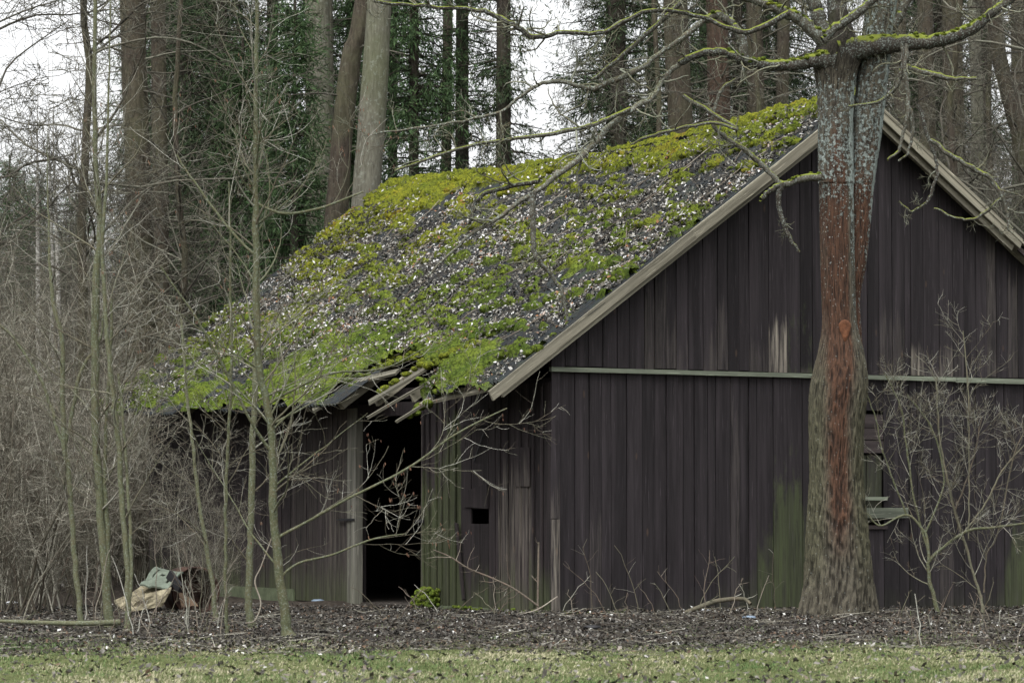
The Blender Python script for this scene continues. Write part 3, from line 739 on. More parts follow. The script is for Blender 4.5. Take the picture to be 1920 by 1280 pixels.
# dead sticks on the roof
tb = Tubes()
for _ in range(120):
    u_, v_ = R3.uniform(.02, .98), R3.uniform(.05, .84); L = R3.uniform(.2, 1.1); an = R3.uniform(0, pi)
    pts = [roof_pt(u_+L*cos(an)*t/11.7, min(v_+L*sin(an)*t/6.1, .85), .05+R3.uniform(0, .03)) for t in (0, .33, .66, 1)]
    tb.add(np.array(pts), np.linspace(.007, .003, 4), 4, col=bcol(1))
stuff(tb.build('roof_sticks', M['dead_wood'], barn), 'dead sticks lying on the roof')

# ================================================================ OLD TREE in front of the gable
TY = 35.25
tree = thing('old_tree', 'old forked tree with rust stained lichened trunk in front of the gable', 'tree', (0, 0, 0))
def trunk_mesh(name, rows, parent, NA=180, NZ=370, stem=0):
    """rows: (py, left px, right px); bark relief modelled in the surface"""
    t = spline(np.array(rows, float), NZ); py, cx, hw = t[:, 0], (t[:, 1]+t[:, 2])/2, (t[:, 2]-t[:, 1])/2
    Yc = TY + (0 if stem == 0 else .12)
    C_ = np.array([at(a, b, Yc) for a, b in zip(cx, py)]); R_ = hw/FPX*Yc
    a = np.linspace(0, 2*pi, NA, endpoint=False); A, Z = np.meshgrid(a, C_[:, 2]); Rr = R_[:, None]+0*A
    ca, sa = np.cos(A), np.sin(A)
    base = sstep(.55, -.05, Z) if stem == 0 else 0*Z
    root = 1+.16*base*(np.cos(A*5+.8)+.5*np.cos(A*3+2))*.7
    ridg = 1-np.abs(fbm(ca*21+.8*vnoise(ca*4, sa*4, Z*5, 3), sa*21, Z*6.5+ca*2.5, 15+stem, 2)-.5)*7
    fine = vnoise(ca*22, sa*22, Z*14, 19)
    amp = (.006+.010*sstep(3.2, 1.0, Z))
    Rr = Rr*root*(1+.05*(fbm(ca*1.5, sa*1.5, Z*1.3, 23)-.5)) + amp*ridg + .005*(fine-.5)
    V = np.stack([C_[:, 0:1]+Rr*ca, C_[:, 1:2]+Rr*sa, Z], -1)
    front = -sa                                 # 1 = towards the camera
    off = ca
    rust = sstep(.78, .0, np.abs(off+.05-.07*np.sin(Z*1.7)))*.66*(front > -.2)*sstep(.2, 1.3, Z)*sstep(6.3, 4.2, Z)
    rust = rust*(.85+.3*sstep(2.5, 3.5, Z)) + .42*sstep(2.2, 3.4, Z)*sstep(5.4, 4.4, Z)*sstep(.85, .3, off)*(front > 0)
    if stem: rust = sstep(2.3, 2.8, Z)*sstep(6.0, 3.8, Z)*(.75+0*off)
    lich = sstep(2.9, 5.6, Z)*.50+.13*sstep(4.3, 4.85, Z)*sstep(5.8, 4.95, Z) + .40*sstep(.6, .9, off)*sstep(2.2, 3.4, Z) + .10
    lich = lich - .75*sstep(5.75, 6.15, Z)*(0 if stem else 1)
    alg = sstep(.2, .8, np.abs(off))*sstep(.0, .9, Z)*sstep(3.4, 1.8, Z)*.62+.06+.75*sstep(6.2, 6.5, Z)*sstep(.1,.8,-off)
    col = np.clip(np.stack([rust, lich, alg, (.5+.5*ridg-.3*(fine-.5))*(1-.75*sstep(5.8, 6.25, Z)*(0 if stem else 1))], -1), 0, 1).reshape(-1, 4)
    i = np.arange(NZ-1)[:, None]*NA; j = np.arange(NA)[None]; k_ = (j+1) % NA
    F = np.stack(np.broadcast_arrays(i+j, i+k_, i+k_+NA, i+j+NA), -1).reshape(-1, 4)
    return mesh_obj(name, V.reshape(-1, 3), F, M['trunk'], parent, col=col, smooth=True)
trunk_mesh('trunk', [(1172, 1490, 1648), (1158, 1497, 1641), (1120, 1504, 1637), (1060, 1510, 1633), (1000, 1513, 1627), (950, 1516, 1622), (890, 1519, 1617), (800, 1518, 1619), (755, 1518, 1624), (725, 1520, 1627), (690, 1527, 1625), (650, 1536, 1617), (600, 1542, 1606), (500, 1539, 1602), (350, 1536, 1600), (340, 1534, 1601), (250, 1534, 1599), (175, 1533, 1601), (140, 1528, 1606), (110, 1524, 1614), (85, 1532, 1612), (62, 1544, 1602), (40, 1552, 1594), (20, 1558, 1586)], tree)
st = trunk_mesh('stem', [(760, 1580, 1612), (700, 1576, 1618), (640, 1574, 1616), (560, 1580, 1612), (500, 1585, 1623), (425, 1592, 1631), (350, 1593, 1638), (340, 1592, 1640), (300, 1596, 1645), (250, 1599, 1653), (175, 1604, 1661), (100, 1612, 1670), (0, 1626, 1682), (-120, 1645, 1695), (-300, 1670, 1710)], tree, 110, 300, 1)
st['label'] = 'second lichened stem rising behind the trunk'
# healed branch scar
sc_ = at(1584, 612, TY-.20)
a = np.linspace(0, 2*pi, 16, endpoint=False)
V = [sc_+np.array([0, -.012, 0])]
for rr, dy in ((.4, -.022), (.75, -.03), (1., .05)):
    for q in a: V.append(sc_+np.array([rr*.078*cos(q)*(1.0 if sin(q) > 0 else 1+.55*sin(q)), dy, rr*.085*sin(q)*(1.0 if sin(q) > 0 else 2.6)]))
F3 = [[0, 1+(i+1) % 16, 1+i] for i in range(16)]
F4 = [[1+r*16+i, 1+r*16+(i+1) % 16, 17+r*16+(i+1) % 16, 17+r*16+i] for r in (0, 1) for i in range(16)]
o = mesh_obj('branch_scar', V, [np.array(F3), np.array(F4)], m_plain('scar_wood', (.13, .052, .024), .9, var=.6, scale=22), tree, smooth=True); o['label'] = 'orange healed branch scar'

RB = np.random.default_rng(21)
def limb(rows, nm='limb', parent=tree, kids=1.0, m='limb', sides=9, Yd=0., dens=1., tw=True, n=None, wobble=.012, lenk=1., split=None):
    """rows (px, py, radius px[, Y offset])"""
    r = [(q+(0.,))[:4] for q in rows]; n = n or max(10, len(r)*7)
    t = spline(np.array(r, float), n)
    P = np.array([at(x, y, TY+Yd+dy) for x, y, _, dy in t]); R = np.maximum(t[:, 2]/FPX*TY, .003)
    s = np.arange(n)
    P += wobble*np.stack([vnoise(s*.7, P[0, 0]*9, 1, 2)-.5, vnoise(s*.7, P[0, 0]*9, 2, 3)-.5, vnoise(s*.7, P[0, 0]*9, 3, 4)-.5], 1)*2
    Rv = R*(1+.22*(vnoise(s*.9, P[0, 2]*7, 0, 6)-.5))
    if split:
        c_ = split*7; Rv[c_:] *= .70
        tb = Tubes(); tb.add(P[:c_+1], Rv[:c_+1], sides, col=bcol(1)); tb.build(nm, M[m], parent)
        tb = Tubes(); tb.add(P[c_:], Rv[c_:], sides, col=bcol(1)); tb.build('branch', M['limb_pale'], parent)
    else:
        tb = Tubes(); tb.add(P, Rv, sides, col=bcol(1)); tb.build(nm, M[m], parent)
    if tw:
        LIMBS.append((P, R, dens, lenk))
    return o
LIMBS = []
limb([(1570, 100, 30), (1605, 92, 23), (1650, 84, 19), (1700, 80, 17), (1745, 78, 14), (1790, 68, 13), (1830, 50, 11), (1862, 22, 9), (1905, -10, 8), (1960, -60, 6)], Yd=-.1)
limb([(1568, 115, 24), (1540, 112, 17), (1505, 119, 12), (1450, 122, 11), (1405, 118, 10), (1378, 106, 9), (1340, 98, 8), (1298, 106, 7), (1262, 128, 7), (1240, 155, 7), (1222, 182, 7, -.3), (1185, 205, 8, -.5), (1140, 240, 8, -.6), (1110, 272, 8, -.7), (1070, 310, 8, -.8), (1030, 340, 7, -.8), (985, 372, 6, -.8), (930, 410, 5, -.8), (870, 450, 4, -.8), (800, 520, 2.5, -.8)], Yd=-.15, split=8)
limb([(1398, 118, 9), (1394, 90, 9), (1385, 62, 9), (1368, 40, 8), (1345, 28, 8), (1312, 44, 8), (1280, 72, 8), (1240, 98, 7), (1205, 127, 7, -.2), (1160, 146, 8, -.3), (1112, 166, 7, -.3), (1080, 160, 6, -.4), (1045, 152, 6, -.4), (1010, 160, 5, -.5), (970, 186, 4, -.5), (930, 212, 4, -.5), (850, 230, 3, -.5), (760, 242, 2.5, -.5), (680, 255, 1.5, -.5)], Yd=-.15, split=5)
limb([(1558, 90, 16), (1522, 55, 13), (1484, 28, 11), (1430, 6, 9), (1360, -18, 8), (1280, -50, 6)], Yd=-.1)
limb([(1556, 84, 20), (1538, 40, 15), (1524, 0, 12), (1508, -60, 10), (1490, -160, 7)], Yd=0)
limb([(1572, 75, 22), (1571, 30, 19), (1566, -30, 17), (1556, -120, 12)], Yd=.05)
limb([(1545, 78, 9), (1562, 55, 9), (1590, 38, 8), (1622, 12, 8), (1655, -18, 7), (1700, -60, 5)], Yd=-.4)
limb([(1640, 95, 10), (1680, 40, 10), (1700, 0, 9), (1725, -60, 7)], Yd=.1)
limb([(1543, 331, 8), (1505, 334, 7), (1468, 345, 6), (1448, 328, 5), (1420, 300, 5), (1385, 272, 5), (1350, 250, 4), (1336, 228, 4), (1342, 195, 3), (1356, 165, 3), (1380, 147, 2)], Yd=-.3, dens=.6, lenk=.6)
limb([(1470, 345, 5), (1445, 357, 5), (1426, 374, 4)], Yd=-.32, dens=0)
limb([(1468, 345, 5), (1460, 368, 5), (1464, 400, 4.5), (1478, 440, 4), (1498, 472, 2.5)], Yd=-.32, dens=.4, lenk=.3)
limb([(1693, 80, 5), (1692, 120, 4), (1686, 150, 4), (1672, 172, 3.5), (1645, 192, 3), (1590, 200, 2)], Yd=-.4, dens=.7, lenk=.6)
limb([(1700, 82, 4.5), (1697, 130, 4), (1703, 190, 4), (1696, 240, 3.5), (1684, 282, 3), (1664, 300, 2)], Yd=-.45, dens=.8, lenk=.6)
limb([(1688, 124, 7), (1712, 130, 6), (1748, 140, 6), (1785, 147, 4), (1830, 148, 3)], Yd=-.3, dens=.6, lenk=.5)
limb([(1702, 190, 3), (1712, 240, 3), (1702, 285, 2.5), (1686, 301, 2)], Yd=-.45, dens=.5, lenk=.4)
limb([(1722, 195, 3.5), (1735, 240, 3.5), (1752, 290, 3.2), (1756, 330, 3), (1740, 375, 3), (1710, 396, 2.5), (1684, 378, 2)], Yd=-.5, dens=.5, lenk=.4)
limb([(1745, 262, 4), (1780, 290, 4.5), (1825, 315, 4.5), (1858, 335, 4), (1878, 365, 4), (1888, 400, 3), (1892, 432, 2)], Yd=-.5, dens=1., lenk=.7)
limb([(1752, 390, 2), (1790, 408, 2.2), (1825, 410, 2.5), (1850, 396, 3), (1880, 370, 3)], Yd=-.5, dens=.3, lenk=.4)
limb([(1480, 25, 6), (1400, 60, 5), (1310, 30, 4), (1220, 20, 4), (1130, 60, 4), (1060, 60, 4), (1000, 70, 5), (960, 44, 5), (900, 20, 4), (800, 12, 3.5), (700, 2, 3)], Yd=-.8)
limb([(1312, -30, 6), (1250, 30, 5), (1160, 110, 4), (1110, 150, 3)], Yd=-.6)
limb([(1010, 340, 5, -.8), (960, 348, 4.5, -.8), (900, 370, 4, -.8), (880, 420, 3, -.8)], Yd=-.15)
limb([(1000, 360, 5.5, -.8), (998, 400, 5.5, -.8), (1000, 450, 5, -.8), (1004, 480, 5, -.8), (1030, 510, 4, -.8), (1055, 550, 3.5, -.8), (1062, 600, 2.5, -.8)], Yd=-.3, dens=.7, lenk=.6)
limb([(1180, 205, 4, -.6), (1120, 230, 4, -.8), (1040, 250, 4, -.9), (950, 262, 3, -.9), (860, 280, 3, -.9), (740, 320, 2, -.9)], Yd=-.1)
limb([(1280, 180, 4, -.2), (1380, 240, 3.5, -.4), (1330, 230, 3, -.4), (1240, 250, 3, -.5), (1180, 270, 2, -.5)], Yd=-.1, dens=.5)
RM = np.random.default_rng(3); cs, rs = [], []
for li, t0, t1, k in ((0, .12, .80, 150), (1, .03, .30, 90), (2, .1, .28, 10), (3, .1, .8, 60), (5, .0, .2, 10), (6, .0, .2, 14), (7, .3, .8, 30), (8, .0, .2, 14)):
    P, R = LIMBS[li][0], LIMBS[li][1]
    for t in RM.uniform(t0, t1, k):
        if fbm(t*9, li, 0, 4) < .42: continue
        i = int(t*(len(P)-1)); a_ = RM.uniform(-.9, .9); p = P[i]+np.array([0, -sin(a_)*R[i]*.9, cos(a_)*R[i]*.85])+RM.normal(size=3)*.012
        cs.append(p); rs.append(RM.uniform(.014, .036)*(1 if R[i] > .045 else .7))
stuff(lumps('limb_moss', cs, rs, .6, M['moss'], tree, RM.uniform(.1, .6, len(cs)), 6, (10, 7)), 'green moss cushions on the tops of the limbs')
# twigs of the old tree
tb = Tubes()
for (P, R, dens, lk) in LIMBS:
    if dens <= 0: continue
    L = np.linalg.norm(np.diff(P, axis=0), axis=1).sum()
    k1 = max(2, int(L*4.2*dens))
    A, AR = branch(P[None], R[None], k1, .12, 1., (35, 85), .62*lk, 9, .22, .03, .5, .0036, .014, .35, RB, .25, .05)
    tb.add(A, AR, 4, bcol(len(A)))
    B, BR = branch(A, AR, 5, .15, 1., (30, 75), .30*lk, 6, .24, .06, .6, .0028, .006, .5, RB, .4, .06); tb.add(B, BR, 3, bcol(len(B)))
    C2, CR = branch(B, BR, 3, .2, 1., (30, 70), .12, 4, .22, .08, .7, .0024, .004, .7, RB); tb.add(C2, CR, 3, bcol(len(C2)))
stuff(tb.build('twigs', M['oak_twig'], tree), 'crooked lichened twigs')

# ================================================================ SAPLINGS
def sapling(label, pts, Y, lv, kids, seed, catkins=False, group=None, m='sap_bark', name='young_tree', blen=1., tm='sap_twig', fork=(), bt0=.12, ang=(35, 62), sub=(5, 3), up=.045, thin=1.):
    rg = np.random.default_rng(seed)
    p0 = at(pts[0][0], pts[0][1], Y); base = np.array([p0[0], Y, 0])
    o = thing(name, label, 'tree', tuple(base), 0, group)
    stems = []
    for j, rows in enumerate([pts]+list(fork)):
        r = np.array([(q+(0.,))[:4] for q in rows], float); n = len(r)*8
        t = spline(r, n); P = np.array([at(x, y, Y+dy) for x, y, _, dy in t])-base; R = np.maximum(t[:, 2]*thin/FPX*Y, .004)
        if j == 0: P[:, 2] -= P[0, 2]+.02 if P[0, 2] > 0 else 0
        s = np.arange(n); P[:, 0] += .015*(vnoise(s*.5, seed, 0, 1)-.5); R = R*(1+.15*(vnoise(s*.8, seed, 3, 2)-.5))
        if j == 0: R[:3] *= np.array([1.5, 1.22, 1.08])
        q = Tubes(); q.add(P, R, 10, bcol(1, rng=rg)*.55); q.build('trunk' if j == 0 else 'stem', M[m], o); stems.append((P, R))
    bt = Tubes(); ct = Tubes(); big = 0
    for (P, R) in stems:
        L = np.linalg.norm(P[-1]-P[0]); k = max(2, int(kids*L/3*(1 if (P is stems[0][0] or not catkins) else .40)))
        A, AR = branch(P[None], R[None], k, bt0, .98, ang, lv*blen, 11, .085, up, .36, .0032, .0105, .2, rg, .45, .03)
        for i in range(len(A)):
            if big < 26 and catkins:
                q = Tubes(); q.add(A[i:i+1], AR[i:i+1], 6, bcol(1, rng=rg)); q.build('branch', M[m], o); big += 1
            else: bt.add(A[i:i+1], AR[i:i+1], 4, bcol(1, rng=rg)*.6+.2)
        B, BR = branch(A, AR, sub[0], .12, 1., (28, 62), lv*.42*blen, 8, .12, .03, .5, .0024, .0065, .4, rg, .5, .04); bt.add(B, BR, 4, bcol(len(B), rng=rg))
        C2, CR = branch(B, BR, sub[1], .15, 1., (25, 65), lv*.17*blen, 5, .16, .05, .5, .0018, .0032, .5, rg, .5, .04); bt.add(C2, CR, 3, bcol(len(C2), rng=rg))
        if catkins:
            pick = rg.choice(len(C2), min(26, len(C2)), replace=False); E = C2[pick, -1]
            for e in E:
                for _ in range(rg.integers(1, 3)):
                    e2 = e+rg.normal(size=3)*.01; ct.add(np.array([e2, e2+[0.003, 0, -.012], e2+[.005, 0, -.028]]), np.array([.002, .0042, .002]), 4, bcol(1, rng=rg))
    stuff(bt.build('twigs', M[tm], o), 'bare fine twigs')
    if catkins: stuff(ct.build('catkins', M['catkin'], o), 'small rust brown catkins')
    return o
sapling('tallest slim young tree in front of the broken eave, hung with rusty catkins',
        [(540, 1190, 15), (534, 1140, 13), (524, 1080, 12), (513, 960, 11), (511, 860, 10), (505, 780, 9.5), (490, 700, 9), (482, 620, 9), (480, 480, 8.5), (479, 330, 7.5), (480, 180, 6), (482, 60, 5), (484, -120, 4)], 29.4, 1.4, 22, 3, True, sub=(6, 4), blen=1.0, bt0=.16,
        fork=([(512, 850, 5), (470, 790, 4, -.1), (420, 690, 3.5, -.2), (370, 600, 3, -.3), (300, 500, 2, -.4)], [(516, 1010, 4), (580, 975, 3.4), (660, 930, 3.2, -.2), (760, 880, 2.8, -.3), (860, 810, 2.4, -.4), (950, 765, 1.4, -.5)],
              [(528, 1080, 3.4), (560, 1055, 3), (620, 1040, 2.6, -.1), (700, 1010, 2.2, -.2), (760, 1000, 1.4, -.3)], [(500, 760, 3.6), (550, 730, 3.2), (620, 700, 2.8), (720, 690, 2.2), (800, 650, 1.4)],
              [(479, 380, 4), (530, 400, 3.5), (600, 390, 3), (680, 360, 2)], [(480, 480, 4), (430, 430, 3.5), (370, 350, 3), (330, 290, 2)]), thin=0.74)
sapling('green barked thin young tree, leftmost slender stem in front of the thicket', [(153, 1160, 7), (146, 1080, 6.5), (138, 1000, 6), (132, 900, 6), (122, 820, 6), (117, 720, 5.5), (116, 620, 5), (98, 540, 4.5), (92, 420, 2.6), (90, 320, 1.6), (88, 230, .8)], 31.5, 1.1, 11, 5, bt0=.25,
        fork=([(124, 850, 4.5), (110, 810, 4), (80, 720, 3.5), (30, 640, 3), (-20, 590, 2)], [(120, 840, 5), (135, 780, 4.5), (150, 700, 4), (185, 640, 3), (200, 560, 2.5)]), thin=0.85)
sapling('thickest young trunk of the left group, straight and grey green', [(205, 1172, 12), (202, 1120, 10), (196, 1040, 9), (187, 930, 9), (180, 800, 9), (178, 660, 9), (180, 520, 8), (187, 420, 7), (180, 300, 6), (178, 150, 5), (180, -60, 4)], 31.0, 1.3, 13, 6, bt0=.28,
        fork=([(200, 1130, 6), (203, 1040, 5.5), (200, 960, 5), (196, 860, 4), (205, 700, 3.5), (210, 560, 3)],), thin=0.88)
sapling('leaning slim young tree with a dark swollen foot beside the discarded sheets', [(238, 1172, 8), (240, 1110, 7), (238, 1040, 7), (230, 940, 7), (224, 840, 6.5), (214, 740, 6.5), (206, 660, 6), (196, 560, 5), (192, 440, 4.5), (200, 300, 3.4), (205, 100, 2), (208, -60, 1)], 30.5, 1.1, 10, 7, bt0=.25,
        fork=([(243, 1120, 5), (246, 1040, 4.5), (240, 930, 4), (234, 820, 3.5), (222, 700, 3)],), thin=0.8)
sapling('thin straight sapling with an orange gnawed foot before the dark side wall', [(425, 1180, 5.5), (424, 1120, 6), (423, 1040, 5.5), (423, 940, 5.5), (427, 840, 5), (432, 740, 5), (434, 640, 4.5), (432, 500, 4), (430, 330, 3)], 30.0, .9, 9, 8, bt0=.3, thin=0.6)
sapling('sapling with a bent foot rising close behind the tallest slim tree', [(474, 1160, 11), (468, 1130, 10), (466, 1080, 9), (469, 990, 8), (471, 900, 8), (474, 800, 7.5), (478, 700, 7), (482, 600, 5), (486, 480, 4)], 31.3, 1., 9, 9, bt0=.3, thin=0.78)
sapling('dark slender sapling standing left of the doorway among shrub stems', [(405, 1130, 6), (398, 1060, 5.5), (385, 980, 5), (372, 900, 4.5), (362, 800, 4), (350, 700, 3.5), (340, 560, 3)], 34.0, .9, 9, 10, bt0=.2, thin=.8)
# shrub beside the old tree
sapling('arching shrub with a mossy yellow foot before the gable, right of the old tree', [(1760, 1152, 8), (1750, 1110, 7), (1741, 1070, 6.5), (1743, 1045, 6), (1770, 1020, 5), (1815, 990, 5), (1860, 984, 4.5), (1930, 975, 4)], 35.2, .7, 20, 12, name='shrub', m='sap_bark', thin=.55, bt0=.2, sub=(5, 4),
        fork=([(1742, 1050, 5), (1735, 1000, 4.5), (1700, 965, 4), (1650, 985, 3), (1625, 960, 2)], [(1742, 1040, 4), (1720, 960, 3.5), (1702, 860, 3.5), (1690, 770, 3), (1660, 700, 2)], [(1700, 965, 3), (1660, 860, 3), (1640, 780, 2.5), (1625, 740, 2)], [(1735, 1000, 3.5), (1770, 900, 3), (1745, 800, 3), (1700, 740, 2)]))
sapling('upright pale shrub of several stems, rightmost against the gable', [(1843, 1150, 7), (1838, 1110, 5), (1822, 1060, 4.5), (1806, 1000, 4.5), (1790, 950, 4), (1775, 890, 4), (1763, 820, 3.5), (1757, 740, 3), (1757, 700, 2)], 35.3, .75, 22, 13, name='shrub', m='sap_twig', thin=.55, bt0=.15, sub=(5, 4),
        fork=([(1816, 1010, 2.5), (1817, 900, 2.5), (1816, 780, 2.5), (1813, 690, 2.2), (1806, 620, 2)], [(1806, 1000, 3), (1850, 940, 3), (1880, 880, 3), (1925, 830, 2)], [(1845, 1110, 3), (1850, 1040, 2.5), (1870, 1000, 2.5), (1900, 860, 2.5), (1925, 800, 2)], [(1790, 960, 3), (1825, 860, 2.5), (1840, 780, 2)]))

# ================================================================ THICKET (left) : a few bush meshes shared by many shrubs
def bush_meshes(seed, h, nst, spread, m, k=(9, 6, 4), th=.0085):
    rg = np.random.default_rng(seed); out = []
    b0 = np.stack([rg.normal(size=nst)*.28, rg.normal(size=nst)*.28, np.zeros(nst)], 1)
    P = [b0]; d = np.stack([rg.normal(size=nst)*spread, rg.normal(size=nst)*spread, np.ones(nst)], 1); d /= np.linalg.norm(d, axis=1, keepdims=True)
    L = h*rg.uniform(.6, 1.1, nst)
    for s in range(11):
        d = d+rg.normal(size=(nst, 3))*.09; d[:, 2] += .02; d /= np.linalg.norm(d, axis=1, keepdims=True); P.append(P[-1]+d*(L/11)[:, None])
    P = np.stack(P, 1); R = (th*rg.uniform(.6, 1.5, nst))[:, None]*np.linspace(1.2, .3, 12)[None]
    t1 = Tubes(); t1.add(P, R, 5, bcol(nst, rng=rg)); t2 = Tubes()
    A, AR = branch(P, R, k[0], .12, 1., (20, 60), h*.36, 8, .15, .03, .5, .0035, .008, .4, rg, .5, .03); t2.add(A, AR, 4, bcol(len(A), rng=rg))
    B, BR = branch(A, AR, k[1], .1, 1., (25, 70), h*.15, 5, .18, .02, .5, .0026, .0045, .5, rg, .4, .03); t2.add(B, BR, 3, bcol(len(B), rng=rg))
    C2, CR = branch(B, BR, k[2], .1, 1., (25, 70), h*.06, 3, .2, .02, .6, .0021, .0033, .7, rg, .4, 0); t2.add(C2, CR, 3, bcol(len(C2), rng=rg))
    return t1, t2
def make_bush(seed, h, nst, spread, m, loc, rz, label, group, k=(9, 6, 4), th=.0085):
    o = thing('thicket_shrub', label, 'shrub', loc, rz, group)
    a, b_ = bush_meshes(seed, h, nst, spread, m, k, th)
    a.build('stems', M[m], o)['kind'] = 'stuff'; stuff(b_.build('twigs', M[m], o)); return o
BL_ = 'leafless twiggy shrub in the grey brown thicket left of the barn'; BG = 'leafless shrubs of the thicket left of the barn'
rb = random.Random(5)
protos = [make_bush(31, 3.6, 15, .22, 'bush_twig', (0, 0, 0), 0, BL_, BG), make_bush(32, 4.6, 13, .16, 'bush_twig', (0, 0, 0), 0, BL_, BG), make_bush(33, 2.6, 18, .35, 'bush_twig', (0, 0, 0), 0, BL_, BG)]
farp = [make_bush(41, 6.5, 16, .16, 'bush_far', (0, 0, 0), 0, 'x', 'x', (10, 7, 3), .016), make_bush(42, 5.2, 20, .25, 'bush_far', (0, 0, 0), 0, 'x', 'x', (9, 6, 3), .014)]
used = set()
def put(protos, i, px, Y, sc=1., label=None, group=None):
    src = protos[i]
    c = src if id(src) not in used else copy_tree(src)
    used.add(id(src)); c.location = ((px-960)/FPX*Y, Y, -.03); c.rotation_euler = (0, 0, rb.uniform(0, 6.28)); c.scale = (sc, sc, sc*rb.uniform(.92, 1.1))
    if label: c['label'] = label
    if group: c['group'] = group
    return c
front = [(10, 36.5, 0), (70, 38, 2), (105, 36.5, 2), (45, 40.5, 1), (85, 43, 0), (0, 43, 0), (-40, 39, 1), (275, 51, 1), (225, 50, 0), (175, 49, 1), (110, 47, 2), (60, 46, 0), (10, 48, 1),
         (35, 35.3, 2), (-70, 45, 0), (-80, 50, 1), (200, 53, 1), (120, 51, 0), (330, 55, 1), (250, 55, 0), (150, 55, 1)]
for (px, Y, i) in front: put(protos, i, px, Y, rb.uniform(.85, 1.12))
for (px, Y, s_, lb) in ((340, 37.2, .46, 'small leafless shrub against the dark side wall above the discarded sheets'), (396, 36.4, .34, 'low leafless shrub against the dark side wall right of the brown drum')):
    put(protos, 1, px, Y, s_, lb); 
FL = 'tall bare shrub in the brown brush behind the barn'; FG = 'tall bare brush behind the barn and thicket'
for (px, Y, i, s_) in [(-40, 56, 0, 1), (40, 54, 1, 1), (105, 58, 0, 1), (170, 54, 0, .95), (235, 57, 0, 1.05), (300, 55, 1, 1), (355, 58, 0, .9), (20, 62, 0, 1.1), (120, 64, 0, 1.1), (210, 63, 0, 1.1), (310, 64, 0, 1.05), (1960, 52, 0, 1.), (1900, 54, 0, 1.1), (1850, 56, 0, 1.1), (1780, 58, 0, 1.25), (1720, 60, 0, 1.3), (1930, 60, 0, 1.3), (1660, 64, 0, 1.3), (1830, 50, 1, 1.2), (1890, 49, 1, 1.1)]:
    put(farp, i, px, Y, s_, FL, FG)

# ================================================================ BACKGROUND TREES
def bg_trunk(name, label, rows, Y, m, sides=14, dead=0, seed=1, group=None, ztop=15., dead_m='bush_far', dlen=1.6, dk=(5, 3), crown=0):
    """rows (px, py, halfwidth px) bottom to top; extended to the ground and above the frame"""
    rg = np.random.default_rng(seed)
    P = np.array([at(x, y, Y) for x, y, _ in rows]); R = np.array([r for _, _, r in rows])/FPX*Y
    d0 = (P[0]-P[-1]); d0 = d0/abs(d0[2]); b0 = P[0]+d0*(P[0][2]+.1)*.8; b0[2] = -.1
    d1 = -d0; tpt = P[-1]+d1*max(1., ztop-P[-1][2])
    P = np.vstack([b0, b0+(P[0]-b0)*.12, P, tpt]); R = np.concatenate([[R[0]*1.55, R[0]*1.15], R, [R[-1]*.8]])
    t = spline(np.hstack([P, R[:, None]]), 40); P, R = t[:, :3], t[:, 3]
    base = P[0].copy(); base[2] = 0; P = P-base
    o = thing(name, label, 'tree', tuple(base), 0, group)
    n = len(P); a = np.linspace(0, 2*pi, sides, endpoint=False)
    V = P[:, None]+(R[:, None]*(1+.08*(vnoise(np.cos(a)[None]*2, np.sin(a)[None]*2, P[:, 2:3]*1.5, seed)-.5)))[..., None]*np.stack([np.cos(a), np.sin(a), 0*a], -1)[None]
    i = np.arange(n-1)[:, None]*sides; j = np.arange(sides)[None]; k_ = (j+1) % sides
    F = np.stack(np.broadcast_arrays(i+j, i+k_, i+k_+sides, i+j+sides), -1).reshape(-1, 4)
    mesh_obj('trunk', V.reshape(-1, 3), F, M[m], o, smooth=True)
    if dead:
        tb = Tubes()
        A, AR = branch(P[None], R[None], dead, .15, .97, (70, 105), dlen, 8, .08, -.02, .2, .007, .02, .3, rg, .1, .02); tb.add(A, AR, 4, bcol(len(A), rng=rg))
        B, BR = branch(A, AR, dk[0], .15, 1., (35, 75), dlen*.4, 5, .14, -.02, .5, .0055, .009, .5, rg, .3); tb.add(B, BR, 3, bcol(len(B), rng=rg))
        C2, CR = branch(B, BR, dk[1], .15, 1., (35, 75), dlen*.16, 3, .14, -.02, .6, .005, .006, .7, rg, .3); tb.add(C2, CR, 3, bcol(len(C2), rng=rg))
        stuff(tb.build('dead_branches', M[dead_m], o))
    return o, P, R
